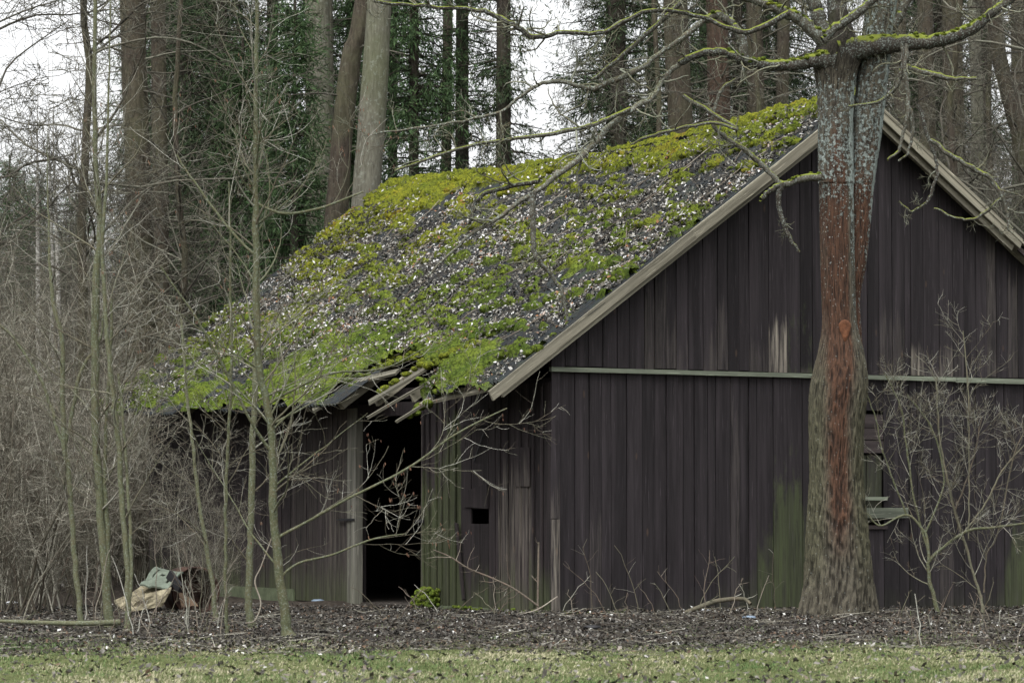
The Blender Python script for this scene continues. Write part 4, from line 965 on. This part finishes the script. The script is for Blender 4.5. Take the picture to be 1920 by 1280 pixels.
def spray_mesh(name, P, R, rg, m, parent, k1, L1, droop, sprays, zmin, zmax, fall=.45, hang=.5):
    """drooping spruce boughs with hanging sprays of needles"""
    zz = P[:, 2]; z = rg.uniform(zmin, zmax, k1); ax = np.interp(z, zz, P[:, 0]); ay = np.interp(z, zz, P[:, 1])
    an = rg.uniform(0, 2*pi, k1); pos = np.stack([ax, ay, z], 1); d = np.stack([np.cos(an), np.sin(an), np.full(k1, .12)], 1)
    L = L1*(1-fall*(z-zmin)/(zmax-zmin))*rg.uniform(.6, 1.1, k1); out = [pos]
    for s in range(8):
        d = d+rg.normal(size=(k1, 3))*.06; d[:, 2] -= droop*(1-s/6.); d /= np.linalg.norm(d, axis=1, keepdims=True); pos = pos+d*(L/8)[:, None]; out.append(pos)
    A = np.stack(out, 1); AR = np.tile(np.linspace(.022, .006, 9)[None], (k1, 1)); tb = Tubes(); tb.add(A, AR, 3, bcol(k1, rng=rg)*.3)
    stuff(tb.build('boughs', M['bark_spruce'], parent))
    # side branchlets
    B, BR = branch(A, AR, sprays, .12, 1., (45, 80), .36*L1, 4, .12, -.13, .5, .004, .006, .6, rg, .3)
    # needle ribbons along branchlets: narrow leaf-shaped quads, hanging
    segs = []
    TS = (.08, .20, .33, .46, .59, .72, .84, .96)
    for t in TS:
        x = t*4; i = min(int(x), 3); f = x-i; segs.append(B[:, i]*(1-f)+B[:, i+1]*f)
    C = np.concatenate(segs); n = len(C)
    T = np.tile(B[:, 2]-B[:, 0], (8, 1)); T /= np.linalg.norm(T, axis=1, keepdims=True)
    q = rg.normal(size=(n, 3)); d = T*.7+q*.45; d[:, 2] -= hang; d /= np.linalg.norm(d, axis=1, keepdims=True)
    s_ = np.cross(d, rg.normal(size=(n, 3))); s_ /= np.linalg.norm(s_, axis=1, keepdims=True)
    ln = rg.uniform(.07, .17, n)[:, None]; wd = rg.uniform(.005, .012, n)[:, None]
    V = np.stack([C, C+d*ln*.4+s_*wd, C+d*ln, C+d*ln*.4-s_*wd], 1).reshape(-1, 3)
    k = np.arange(n)[:, None]*4; F = k+np.arange(4)[None]
    c = np.repeat(np.clip(rg.normal(.45, .25, n), 0, 1)[:, None], 3, 1)
    o = mesh_obj('crown', V, F, M[m], parent, col=np.repeat(c, 4, 0)); stuff(o)
    return o
TR = [
 ('tall_tree', 'thick brown green trunk, leftmost of the tall trunks behind the thicket', [(268, 640, 26), (262, 400, 25), (252, 150, 24), (248, -10, 24)], 52, 'bark_brown', 60),
 ('tall_tree', 'narrower brown trunk just right of the leftmost thick trunk', [(304, 600, 15), (300, 300, 15), (296, 0, 14)], 55, 'bark_brown', 50),
 ('tall_tree', 'straight grey lichened trunk behind the green young spruce', [(600, 500, 26), (598, 250, 25), (594, 0, 23)], 55, 'bark_grey', 14),
 ('tall_tree', 'thin grey trunk touching the right side of the straight grey trunk', [(616, 500, 14), (614, 250, 13), (612, 0, 12)], 58, 'bark_grey', 8),
 ('tall_tree', 'rough dark leaning trunk behind the far end of the ridge', [(628, 430, 22), (642, 250, 20), (660, 100, 19), (684, -10, 17)], 51, 'bark_brown', 10),
 ('tall_tree', 'smooth pale grey leaning trunk beside the far end of the ridge', [(683, 420, 27), (696, 250, 26), (705, 120, 25), (712, -10, 23)], 49, 'bark_grey', 4),
 ('tall_tree', 'thin dark trunk seen through the dense spruce above the ridge', [(836, 360, 10), (838, 150, 9), (840, 0, 9)], 61, 'bark_brown', 24),
 ('tall_tree', 'grey brown trunk above the middle of the mossy ridge', [(1278, 300, 24), (1272, 150, 24), (1266, 0, 23)], 55, 'bark_brown', 30),
 ('tall_tree', 'reddish brown trunk above the near part of the ridge', [(1350, 280, 22), (1346, 120, 21), (1344, 0, 20)], 57, 'bark_red', 30),
 ('tall_tree', 'dim brown trunk between the reddish trunk and the old tree', [(1418, 260, 17), (1416, 120, 16), (1414, 0, 15)], 61, 'bark_brown', 30),
 ('tall_tree', 'thin brown trunk close left of the old tree', [(1466, 260, 12), (1468, 120, 12), (1470, 0, 11)], 63, 'bark_brown', 24),
 ('tall_tree', 'thin trunk behind the right verge close to the old tree', [(1742, 400, 16), (1738, 200, 16), (1734, 0, 15)], 60, 'bark_brown', 34),
 ('tall_tree', 'grey trunk behind the middle of the right verge', [(1792, 400, 20), (1788, 200, 20), (1784, 0, 19)], 56, 'bark_brown', 34),
 ('tall_tree', 'slim grey trunk behind the broken tip of the right verge', [(1835, 400, 12), (1832, 200, 12), (1826, 0, 11)], 58, 'bark_grey', 20),
 ('tall_tree', 'leaning grey trunk at the right side of the wood', [(1925, 330, 16), (1902, 220, 16), (1872, 100, 15), (1856, -10, 14)], 50, 'bark_brown', 20),
 ('tall_tree', 'upright dark trunk at the right edge of the wood', [(1912, 500, 14), (1910, 200, 14), (1908, 0, 13)], 62, 'bark_brown', 30),
 ('tall_tree', 'brown trunk half hidden behind the forked stem of the old tree', [(1690, 350, 12), (1688, 200, 12), (1686, 0, 12)], 64, 'bark_brown', 24),
]
for i, (nm, lb, rows, Y, m, dd) in enumerate(TR):
    bg_trunk(nm, lb, rows, Y, m, dead=dd, seed=50+i, dlen=1.5 if dd > 20 else .9)
# birches, thin pale stems in the thicket
for i, (x0, x1, Y, lb) in enumerate(((72, 70, 47, 'thin white birch stem in the left thicket, leftmost'), (104, 92, 48, 'leaning thin white birch stem in the middle of the left birches'), (116, 100, 49, 'thin white birch stem, right of the left birches'))):
    bg_trunk('birch', lb, [(x0, 820, 5), ((x0+x1)/2, 500, 4.), (x1, 270, 1.5), (x1, 190, .5)], Y, 'bark_birch', 8, dead=26, seed=90+i, ztop=7, dlen=1.0)
# bare broadleaf crowns filling the upper left and right: branchy trees
def bare_tree(label, px, Y, h, r, seed, k=14, L=2.6, m='bush_far', lean=0., t0=.25):
    rg = np.random.default_rng(seed); base = np.array([(px-960)/FPX*Y, Y, 0.])
    o = thing('bare_tree', label, 'tree', tuple(base))
    n = 26; z = np.linspace(-.1, h, n); P = np.stack([lean*z+.25*(fbm(z*.4, seed, 0, 3)-.5), .3*(fbm(z*.4, seed, 5, 3)-.5), z], 1); R = r*np.linspace(1, .35, n); R[0] *= 1.3
    q = Tubes(); q.add(P, R, 10, bcol(1, rng=rg)); q.build('trunk', M['bark_brown'], o)
    tb = Tubes()
    A, AR = branch(P[None], R[None], k, t0, 1., (45, 85), L, 11, .12, .0, .4, .010, .045, .25, rg, .2, .03); tb.add(A, AR, 5, bcol(len(A), rng=rg))
    B, BR = branch(A, AR, 8, .15, 1., (30, 70), L*.42, 9, .14, .02, .5, .006, .015, .35, rg, .4, .03); tb.add(B, BR, 4, bcol(len(B), rng=rg))
    C2, CR = branch(B, BR, 6, .1, 1., (25, 65), L*.2, 6, .16, .02, .5, .0045, .008, .5, rg, .4, .03); tb.add(C2, CR, 3, bcol(len(C2), rng=rg))
    D2, DR = branch(C2, CR, 2, .2, 1., (25, 65), L*.08, 3, .16, .02, .6, .004, .006, .7, rg); tb.add(D2, DR, 3, bcol(len(D2), rng=rg))
    stuff(tb.build('branches', M[m], o)); return o
bt_p = [bare_tree('x', 120, 46, 12, .09, 71, 28, 3.0), bare_tree('x', 350, 50, 12, .07, 73, 26, 2.3, t0=.3)]
rb = random.Random(3); bt_used = set()
for i, lb, px, Y, s_ in ((0, 'spreading leafless tree left of the tall trunks with twigs against the sky', 150, 46, 1.),
    (0, 'leafless tree at the left edge whose branches cross the sky', -50, 42, .95), (1, 'slender leafless tree beside the brown green tall trunks', 330, 50, 1.),
    (0, 'leafless tree behind the right verge of the roof', 1800, 47, .95), (0, 'leafless tree at the right edge behind the barn', 1965, 46, 1.),
    (1, 'slender leafless tree behind the forked stem of the old tree', 1700, 52, 1.), (1, 'slender leafless tree above the middle of the ridge', 1230, 50, 1.),
    (1, 'slender leafless tree above the near half of the ridge', 1420, 51, 1.), 
    (1, 'slender leafless tree behind the slope of the right verge', 1860, 53, 1.05)):
    c = bt_p[i] if i not in bt_used else copy_tree(bt_p[i]); bt_used.add(i)
    c.location = ((px-960)/FPX*Y, Y, 0); c.rotation_euler = (0, 0, rb.uniform(0, 6.28)); c.scale = (s_, s_, s_); c['label'] = lb

# spruces: four built, the rest copied with shared meshes
def spruce(hw, z0, z1, kb, L1, sprays, m, seed, dead=30, ztop=15, name='spruce', droop=.10, hang=.55, dlen=1.7, fall=.45, Y=57):
    cone = ztop < 12
    rows = [(960, 700, hw), (960, 400, hw*.95), (960, 100, hw*.9)] if not cone else [(960, 800, hw), (960, 450, hw*.7), (960, 250, hw*.35)]
    o, P, R = bg_trunk(name, 'x', rows, Y, 'bark_spruce', dead=dead, seed=seed, ztop=ztop, dlen=dlen)
    rg = np.random.default_rng(seed+1000); spray_mesh('crown', P, R, rg, m, o, kb, L1, droop, sprays, z0, z1, hang=hang, fall=fall); return o
SP = {'old': spruce(13, 4.2, 15, 290, 2.0, 17, 'needle', 203, 36), 'slim': spruce(15, 4.2, 15, 150, 1.15, 15, 'needle', 207, 26, dlen=1.1),
      'dense': spruce(10, 2.5, 15, 400, 1.5, 16, 'needle_young', 205, 8), 'young': spruce(9, .8, 9.3, 300, 1.75, 15, 'needle_young', 201, 0, 9.6, 'spruce', .05, .2, fall=.93)}
sp_used = set(); rb = random.Random(8)
def put_spruce(kind, label, px, Y, s_=1., sz=None, group=None, name=None, tw=1.):
    c = SP[kind] if kind not in sp_used else copy_tree(SP[kind]); sp_used.add(kind)
    c.location = ((px-960)/FPX*Y, Y, 0); c.rotation_euler = (0, 0, rb.uniform(0, 6.28)); c.scale = (s_, s_, sz or s_); c['label'] = label
    if group: c['group'] = group
for a_ in (('young', 'dense young green spruce directly behind the far end of the roof', 550, 52, 1.), ('young', 'second young green spruce, left of the first behind the roof', 452, 57, 1.), ('young', 'third young green spruce standing behind the rough leaning trunk', 650, 60, 1.),
    ('old', 'tall dark spruce with hanging boughs left of the grey lichened trunk', 508, 60), ('old', 'tall dark spruce with drooping boughs right of the brown green trunks', 410, 58),
    ('dense', 'dense dark green spruce right of the smooth pale grey trunk', 775, 56), ('dense', 'dense dark spruce filling in behind the pale grey trunk', 735, 63, 1.05), ('slim', 'dark spruce with a bare dark lower trunk at the left of the sky gap', 866, 58, .95),
    ('slim', 'slender spruce standing alone in the bright sky gap above the ridge', 944, 56, 1.), ('old', 'dark spruce with hanging tassels right of the bright sky gap', 1145, 61, .85), ('slim', 'thick dark spruce trunk right of the hanging tassels', 1158, 57, 1.25, 1.),
    ('old', 'dark spruce behind the grey brown trunk above the ridge', 1225, 64), ('old', 'dim spruce between the reddish trunk and the old tree', 1385, 66), ('old', 'dim spruce behind the left limb of the old tree', 1465, 68),
    ('old', 'dark spruce behind the forked stem of the old tree', 1655, 66), ('old', 'dark spruce in the wood behind the right verge', 1765, 68), ('slim', 'slim dark spruce behind the slim grey trunk', 1850, 66, 1.2, 1.),
    ('young', 'green young spruce at the right edge below the leaning trunk', 1925, 60, .8), ('old', 'dark spruce at the top left beside the brown green trunks', 345, 62, 1.05), ('dense', 'tall dark spruce behind the straight grey lichened trunk', 655, 64, 1.05),
    ('young', 'distant green spruce at the left edge below the sky', 14, 80, 1.05), ('young', 'pointed distant green spruce between the left birches and the edge', 66, 84, 1.05), ('young', 'distant green spruce just right of the white birches', 140, 82, .98), ('old', 'dark spruce filling the wood between the leftmost trunks and the roof end', 350, 66, 1.),
    ('young', 'green young spruce seen through the branches behind the broken verge tip', 1862, 64, .8),
    ('dense', 'dense dark spruce behind the middle of the right verge', 1725, 70, 1.05), ('dense', 'dense dark spruce behind the limbs left of the old tree', 1440, 72, 1.05), ('dense', 'dense dark spruce between the brown green trunks and the catkin tree', 390, 64, 1.0),
    ('dense', 'tall dark spruce hidden behind the two brown green trunks', 290, 68, 1.05), ('dense', 'dense spruce in the wood behind the reddish trunk', 1320, 70, 1.05)):
    put_spruce(*a_)
FSL = 'distant spruce in the far row at the back of the wood'; FSG = 'distant spruces at the back of the wood'
rb = random.Random(9)
for i in range(30):
    px = -120+i*72+rb.uniform(-22, 22); Y = rb.uniform(74, 100); s_ = rb.uniform(.75, 1.05)*(.75 if 790 < px < 1130 else 1)*(.85 if px < 160 else 1)
    put_spruce('young', FSL, px, Y, s_*1.25, s_, FSG)

# ================================================================ DISCARDED SHEETS AND DRUM (left, before the thicket)
def sheet(name, label, cat, corners, m, corrn=0, amp=.02, thk=.008, nx_=40, ny_=10, holes=None):
    c = np.array(corners, float); u, v = np.meshgrid(np.linspace(0, 1, nx_), np.linspace(0, 1, ny_))
    U, V_ = u[..., None], v[..., None]
    P = (1-V_)*((1-U)*c[0]+U*c[1])+V_*((1-U)*c[3]+U*c[2])
    nrm = np.cross(c[1]-c[0], c[3]-c[0]); nrm /= np.linalg.norm(nrm)
    hgt = amp*np.sin(u*2*pi*corrn) if corrn else 0*u
    hgt = hgt + .035*(fbm(u*3, v*3, c[0][0], 5)-.5)*2
    P = P+hgt[..., None]*nrm; base = P.reshape(-1, 3).mean(0); base[2] = 0
    Vt = P.reshape(-1, 3)-base; ii = (np.arange(ny_-1)[:, None]*nx_+np.arange(nx_-1)[None])
    uc, vc = u[:-1, :-1], v[:-1, :-1]
    if holes is not None: ii = ii[~holes(uc, vc)]
    ii = ii.ravel()
    f = np.stack([ii, ii+1, ii+nx_+1, ii+nx_], 1); k = len(Vt)
    bi = np.arange(nx_-1); ed = [np.stack([bi, bi+k, bi+1+k, bi+1], 1)]; bi = bi+nx_*(ny_-1); ed.append(np.stack([bi, bi+1, bi+1+k, bi+k], 1))
    li = np.arange(ny_-1)*nx_; ed.append(np.stack([li, li+nx_, li+nx_+k, li+k], 1)); li = li+nx_-1; ed.append(np.stack([li, li+k, li+nx_+k, li+nx_], 1))
    o = mesh_obj(name, np.vstack([Vt, Vt-nrm*thk]), np.vstack([f, f[:, ::-1]+k]+ed), m)
    o.location = tuple(base); return tag(o, label, cat)
def A3(px, py, Y): return at(px, py, Y)
sheet('corrugated_sheet', 'crumpled cream corrugated sheet lying in the brush below the green one', 'sheet', [A3(214, 1128, 36.2), A3(236, 1146, 35.4), A3(318, 1104, 35.9), A3(300, 1086, 36.8)], M['cream'], 7, .03)
sheet('bent_sheet', 'bent cream sheet with its edge folded down under the green sheet', 'sheet', [A3(246, 1146, 35.3), A3(305, 1136, 35.6), A3(322, 1100, 35.75), A3(258, 1118, 35.4)], M['cream'], 0)
sheet('slotted_sheet', 'faded green slotted sheet lying on top of the junk pile', 'sheet', [A3(262, 1094, 36.0), A3(314, 1102, 35.7), A3(344, 1070, 36.3), A3(292, 1062, 36.7)], M['mint'], 0, .0, .02,
      holes=lambda u, v: ((np.abs(u-.2) < .03) & (v > .35) & (v < .85)) | ((np.abs(v-.55) < .07) & (u > .4) & (u < .55)) | ((np.abs(u-.82) < .03) & (v > .15) & (v < .35)))
q = mesh_obj('metal_bar', boxv(-.02, .02, -.16, .16, -.05, .05), BOXF, M['black']); q.location = tuple(A3(328, 1090, 35.9)); q.rotation_euler = (.55, .2, .7); tag(q, 'dark metal bar under the edge of the green slotted sheet', 'bar')
# drum: open rim lying on its side
dr = thing('drum', 'brown rusty drum lying on its side right of the cream sheets', 'drum', tuple(A3(356, 1112, 36.6)), 0)
a = np.linspace(0, 2*pi, 32, endpoint=False); rad = .27
def ringv(y, r): return np.stack([r*np.cos(a), np.full(32, y), r*np.sin(a)], 1)
V = np.vstack([ringv(y, r) for (y, r) in ((-.28, rad), (-.27, rad+.012), (-.25, rad), (0, rad), (.02, rad+.01), (.04, rad), (.34, rad), (.34, rad-.015), (-.26, rad-.02), (-.28, rad))])
F = np.vstack([np.stack([i*32+np.arange(32), i*32+(np.arange(32)+1) % 32, (i+1)*32+(np.arange(32)+1) % 32, (i+1)*32+np.arange(32)], 1) for i in range(9)])
mesh_obj('drum_shell', V, F, M['rustdrum'], dr, smooth=True)
V = np.vstack([[[0, .1, 0]], ringv(.1, rad-.012)]); mesh_obj('drum_bottom', V, np.array([[0, 1+i, 1+(i+1) % 32] for i in range(32)]), M['rustdrum'], dr)
dr.rotation_euler = (0, 0, .35); dr.location.z = .235
o = sheet('board_scrap', 'tan triangular board scrap leaning on the brown drum', 'board', [A3(340, 1138, 36.0), A3(372, 1134, 36.0), A3(360, 1122, 36.1), A3(334, 1106, 36.2)], M['tan'], 0)

# ================================================================ FALLEN BRANCHES AND DRY STEMS
def stick(name, label, pts, Y0, m='dead_wood', twigs=4, seed=0, cat='branch', tl=.25):
    rg = np.random.default_rng(seed); r = np.array(pts, float); n = len(r)*8; t = spline(r, n)
    P = np.array([at(x, y, Yv) for x, y, _, Yv in t]); base = P[0].copy(); base[2] = 0; R = t[:, 2]/FPX*P[:, 1]
    o = thing(name, label, cat, tuple(base)); q = Tubes(); q.add(P-base, R, 8, bcol(1, rng=rg)); q.build('stick', M[m], o)
    if twigs:
        q = Tubes(); A, AR = branch((P-base)[None], R[None], twigs, .15, .95, (30, 60), tl, 7, .12, .02, .6, .003, .006, .4, rg); q.add(A, AR, 4, bcol(len(A), rng=rg)); B, BR = branch(A, AR, 2, .2, 1, (30, 60), tl*.4, 4, .12, .02, .6, .0025, .004, .5, rg); q.add(B, BR, 3, bcol(len(B), rng=rg)); stuff(q.build('twigs', M[m], o))
    return o
stick('fallen_sapling', 'long thin fallen stem lying along the grass edge on the left', [(-40, 1162, 3, 31.5), (60, 1166, 4, 31.), (150, 1168, 5, 30.7), (225, 1166, 6, 30.8)], 31, 'sap_bark', 3, 1)
stick('fallen_branch', 'bowed grey branch lying at the foot of the gable left of the old tree', [(1284, 1148, 3.5, 35.3), (1310, 1138, 4.5, 35.3), (1345, 1126, 4.5, 35.3), (1392, 1122, 4, 35.4), (1408, 1132, 3, 35.3)], 35, 'sap_twig', 4, 2)
stick('broken_branch', 'pale broken branch leaning out of the litter before the peep hole door', [(1010, 1136, 1.9, 34.8), (965, 1104, 1.8, 34.9), (920, 1082, 1.7, 35.1), (880, 1066, 1.6, 35.2), (845, 1044, 1.4, 35.3), (812, 1030, 1.1, 35.3)], 35, 'dead_wood', 9, 3, tl=.45)
stick('broken_branch', 'short pale branch propped against the wall foot below the barn corner', [(1045, 1118, 1.1, 34.9), (1000, 1145, 1.3, 34.7), (940, 1153, 1.2, 34.6), (880, 1156, 1., 34.5)], 35, 'dead_wood', 3, 4)
stick('broken_branch', 'pale arched dead stem curving down beside the bent foot sapling', [(512, 1000, 1., 30.8), (490, 1060, 1.3, 30.7), (478, 1090, 1.4, 30.6), (489, 1130, 1.4, 30.5), (478, 1162, 1.3, 30.4), (460, 1168, 1.2, 30.4)], 31, 'dead_wood', 0, 5)
RS = np.random.default_rng(44)
def dry_stem_group(spots, label, group):
    for i, (px, py, h, ln) in enumerate(spots):
        p = gnd(px, py); n = 8; t = np.linspace(0, 1, n); an = RS.uniform(-.35, .35)
        P = np.stack([ln*t**1.5*h, an*t*.3*h, t*h*(1-.15*abs(ln)*t)-.03], 1)+RS.normal(size=(n, 3))*.008
        q = Tubes(); q.add(P, np.linspace(.006, .003, n), 4, bcol(1, rng=RS))
        A, AR = branch(P[None], np.linspace(.005, .0025, n)[None], 4, .3, 1, (30, 70), h*.35, 5, .15, 0, .7, .0025, .004, .6, RS); q.add(A, AR, 3, bcol(len(A), rng=RS))
        o = q.build('dry_weed', M['dead_wood'] if i % 2 else M['sap_twig']); o.location = tuple(p); tag(o, label, 'weed', group)
dry_stem_group([(1060+i*24+RS.uniform(-9, 9), RS.uniform(1146, 1162), RS.uniform(.25, .85), RS.uniform(-.7, .7)) for i in range(17)], 'dry weed stem standing at the foot of the gable left of the old tree', 'dry weed stems along the gable foot')
dry_stem_group([(730+RS.uniform(-15, 260), RS.uniform(1150, 1160), RS.uniform(.2, .5), RS.uniform(-.9, .9)) for i in range(9)], 'dry weed stem standing in the litter before the side wall', 'dry weed stems before the side wall')
dry_stem_group([(RS.uniform(160, 420), RS.uniform(1155, 1195), RS.uniform(.25, 1.0), RS.uniform(-.6, .6)) for i in range(34)], 'dry weed stem among the young trees in front of the junk pile', 'dry weed stems among the young trees')
dry_stem_group([(RS.uniform(1640, 1915), RS.uniform(1150, 1215), RS.uniform(.2, .6), RS.uniform(-.6, .6)) for i in range(14)], 'dry weed stem below the shrubs right of the old tree', 'dry weed stems right of the old tree')
st_ = stick('dry_stalk', 'tall rusty straight stalk standing against the side wall near the barn corner', [(1008, 1145, 2, 35.3), (1009, 1080, 2, 35.3), (1010, 1016, 1.6, 35.3)], 35, 'dead_wood', 2, 8, 'stalk')
# scraps of litter
for i, (px, py, m, lb) in enumerate(((1318, 1146, 'white_scrap', 'small white scrap beside the bowed fallen branch'), (1405, 1160, 'blue_scrap', 'small blue grey scrap left of the old tree foot'), (22, 1132, 'white_scrap', 'pale scrap at the edge of the left thicket'), (595, 1128, 'blue_scrap', 'crumpled bluish foil at the foot of the grey planks'), (1110, 1178, 'black', 'dark clod lying in the litter before the gable'), (650, 1128, 'white_scrap', 'small white scrap beside the pale door post'))):
    p = gnd(px, py); o = lumps('litter_scrap', [(0, 0, .02)], [.055], .5, M[m], None, [0.], 60+i, (9, 6)); o.location = (p[0], p[1], 0); o.scale = (1.5, 1, .8); tag(o, lb, 'litter')

# ================================================================ GROUND LITTER AND GRASS
RG = np.random.default_rng(77)
n = 86000; Y = RG.uniform(24., 39, n); X = RG.uniform(-1, 1, n)*(Y*.175+1.2)
inb = ((X-BC[0])*GB[0]+(Y-BC[1])*GB[1] > -.02) & ((X-BC[0])*SB[0]+(Y-BC[1])*SB[1] > -.02)
pk = sstep(24.5, 30., Y+5*(fbm(X*.6, Y*.6, 0, 91)-.5))*.93+.05
k = ~inb & (RG.uniform(0, 1, n) < pk); X, Y = X[k], Y[k]; n = len(X)
Cc = np.stack([X, Y, ground_z(X, Y)+.012+RG.uniform(0, .03, n)], 1)
val = np.clip(RG.beta(1.3, 1.5, n)+.5*(fbm(X*1.3, Y*1.3, 0, 14)-.5), 0, .93); val[RG.uniform(0, 1, n) < .018] = 1.
g = leaves('leaf_litter', Cc, np.tile([0, 0, 1.], (n, 1)), .040, M['ground_leaf'], None, RG, .5, .6, val)
tag(g, 'grey brown leaf litter covering the ground before the barn', 'leaf litter', kind='stuff')
n = 1300; Y = RG.uniform(25.5, 36.5, n); X = RG.uniform(-1, 1, n)*(Y*.17+1)
inb = ((X-BC[0])*GB[0]+(Y-BC[1])*GB[1] > -.05) & ((X-BC[0])*SB[0]+(Y-BC[1])*SB[1] > -.05); X, Y = X[~inb], Y[~inb]; n = len(X)
an = RG.uniform(0, 2*pi, n); L = RG.uniform(.06, .45, n); t = np.linspace(-.5, .5, 4)
P = np.stack([X[:, None]+np.cos(an)[:, None]*L[:, None]*t, Y[:, None]+np.sin(an)[:, None]*L[:, None]*t, ground_z(X, Y)[:, None]+.03+RG.uniform(0, .06, n)[:, None]*(t+.5)+RG.normal(size=(n, 4))*.006], -1)
tb = Tubes(); tb.add(P, np.tile(np.linspace(.0034, .002, 4), (n, 1)), 3, bcol(n, rng=RG))
g = tb.build('twig_litter', M['bush_twig']); tag(g, 'small twigs scattered over the leaf litter', 'twig litter', kind='stuff')
def grass(n, y0, y1, pf, hh, seed, name, label, vs=.0):
    rg = np.random.default_rng(seed); Y = rg.uniform(y0, y1, n); X = rg.uniform(-1, 1, n)*(Y*.175+1.2)
    k = rg.uniform(0, 1, n) < pf(X, Y); X, Y = X[k], Y[k]; n = len(X)
    inb = ((X-BC[0])*GB[0]+(Y-BC[1])*GB[1] > -.05) & ((X-BC[0])*SB[0]+(Y-BC[1])*SB[1] > -.05); X, Y = X[~inb], Y[~inb]; n = len(X)
    b0 = np.stack([X, Y, ground_z(X, Y)-.005], 1); an = rg.uniform(0, 2*pi, n); h = hh*rg.uniform(.4, 1.4, n)*(.6+.8*fbm(X*2, Y*2, 0, 5)); le = rg.uniform(.1, 1.5, n)
    d = np.stack([np.cos(an)*le, np.sin(an)*le, np.ones(n)], 1); d /= np.linalg.norm(d, axis=1, keepdims=True)
    s_ = np.stack([-np.sin(an+.6), np.cos(an+.6), 0*an], 1)*(.0027*rg.uniform(.7, 1.4, n))[:, None]
    m1 = b0+d*h[:, None]*.55; d2 = d*1.; d2[:, 2] -= .35; tip = m1+d2*h[:, None]*.5
    V = np.stack([b0-s_, b0+s_, m1+s_*.8, m1-s_*.8, tip], 1).reshape(-1, 3); k = np.arange(n)[:, None]*5
    green = .35*fbm(X*.5+3, Y*.5, 0, 23)+.65*fbm(X*1.7+3, Y*1.1, 0, 24)+.22*sstep(-3, -4.4, X)
    val = np.clip(rg.normal(.52+vs, .28, n)-2.6*(green-.5), 0, 1)
    return tag(mesh_obj(name, V, [k+np.array([0, 1, 2, 3]), k+np.array([3, 2, 4])], M['grass'], None, col=np.repeat(np.repeat(val[:, None], 3, 1), 5, 0)), label, 'grass', kind='stuff')
def pfg(X, Y):
    e = 27.8 + 6.0*(fbm(X*.6, Y*.5, 0, 3)-.5) + .9*sstep(-1, -4, X) - .3*sstep(0, 4, X); return sstep(e+2.2, e-1.8, Y)*(.35+.65*sstep(.36, .56, fbm(X*1.4, Y*1.0, 0, 19)))
grass(195000, 19.5, 30.8, pfg, .036, 5, 'grass', 'short pale green grass mixed with straw in the foreground')
grass(40000, 26, 36.5, lambda X, Y: sstep(.50, .66, fbm(X*1.3, Y*1.0, 0, 8))*(.25+.75*sstep(34, 28, Y)), .042, 6, 'grass_tufts', 'sparse green tufts sprouting from the leaf litter', -.25)
# fallen leaves lying in the grass
n = 2600; Y = RG.uniform(19, 28, n); X = RG.uniform(-1, 1, n)*(Y*.175+1)
g = leaves('grass_leaves', np.stack([X, Y, ground_z(X, Y)+.03+RG.uniform(0, .015, n)], 1), np.tile([0, 0, 1.], (n, 1)), .05, M['ground_leaf'], None, RG, .5, .6, np.clip(RG.beta(3, 1.5, n), 0, .99))
tag(g, 'dry leaves lying scattered in the foreground grass', 'leaves', kind='stuff')
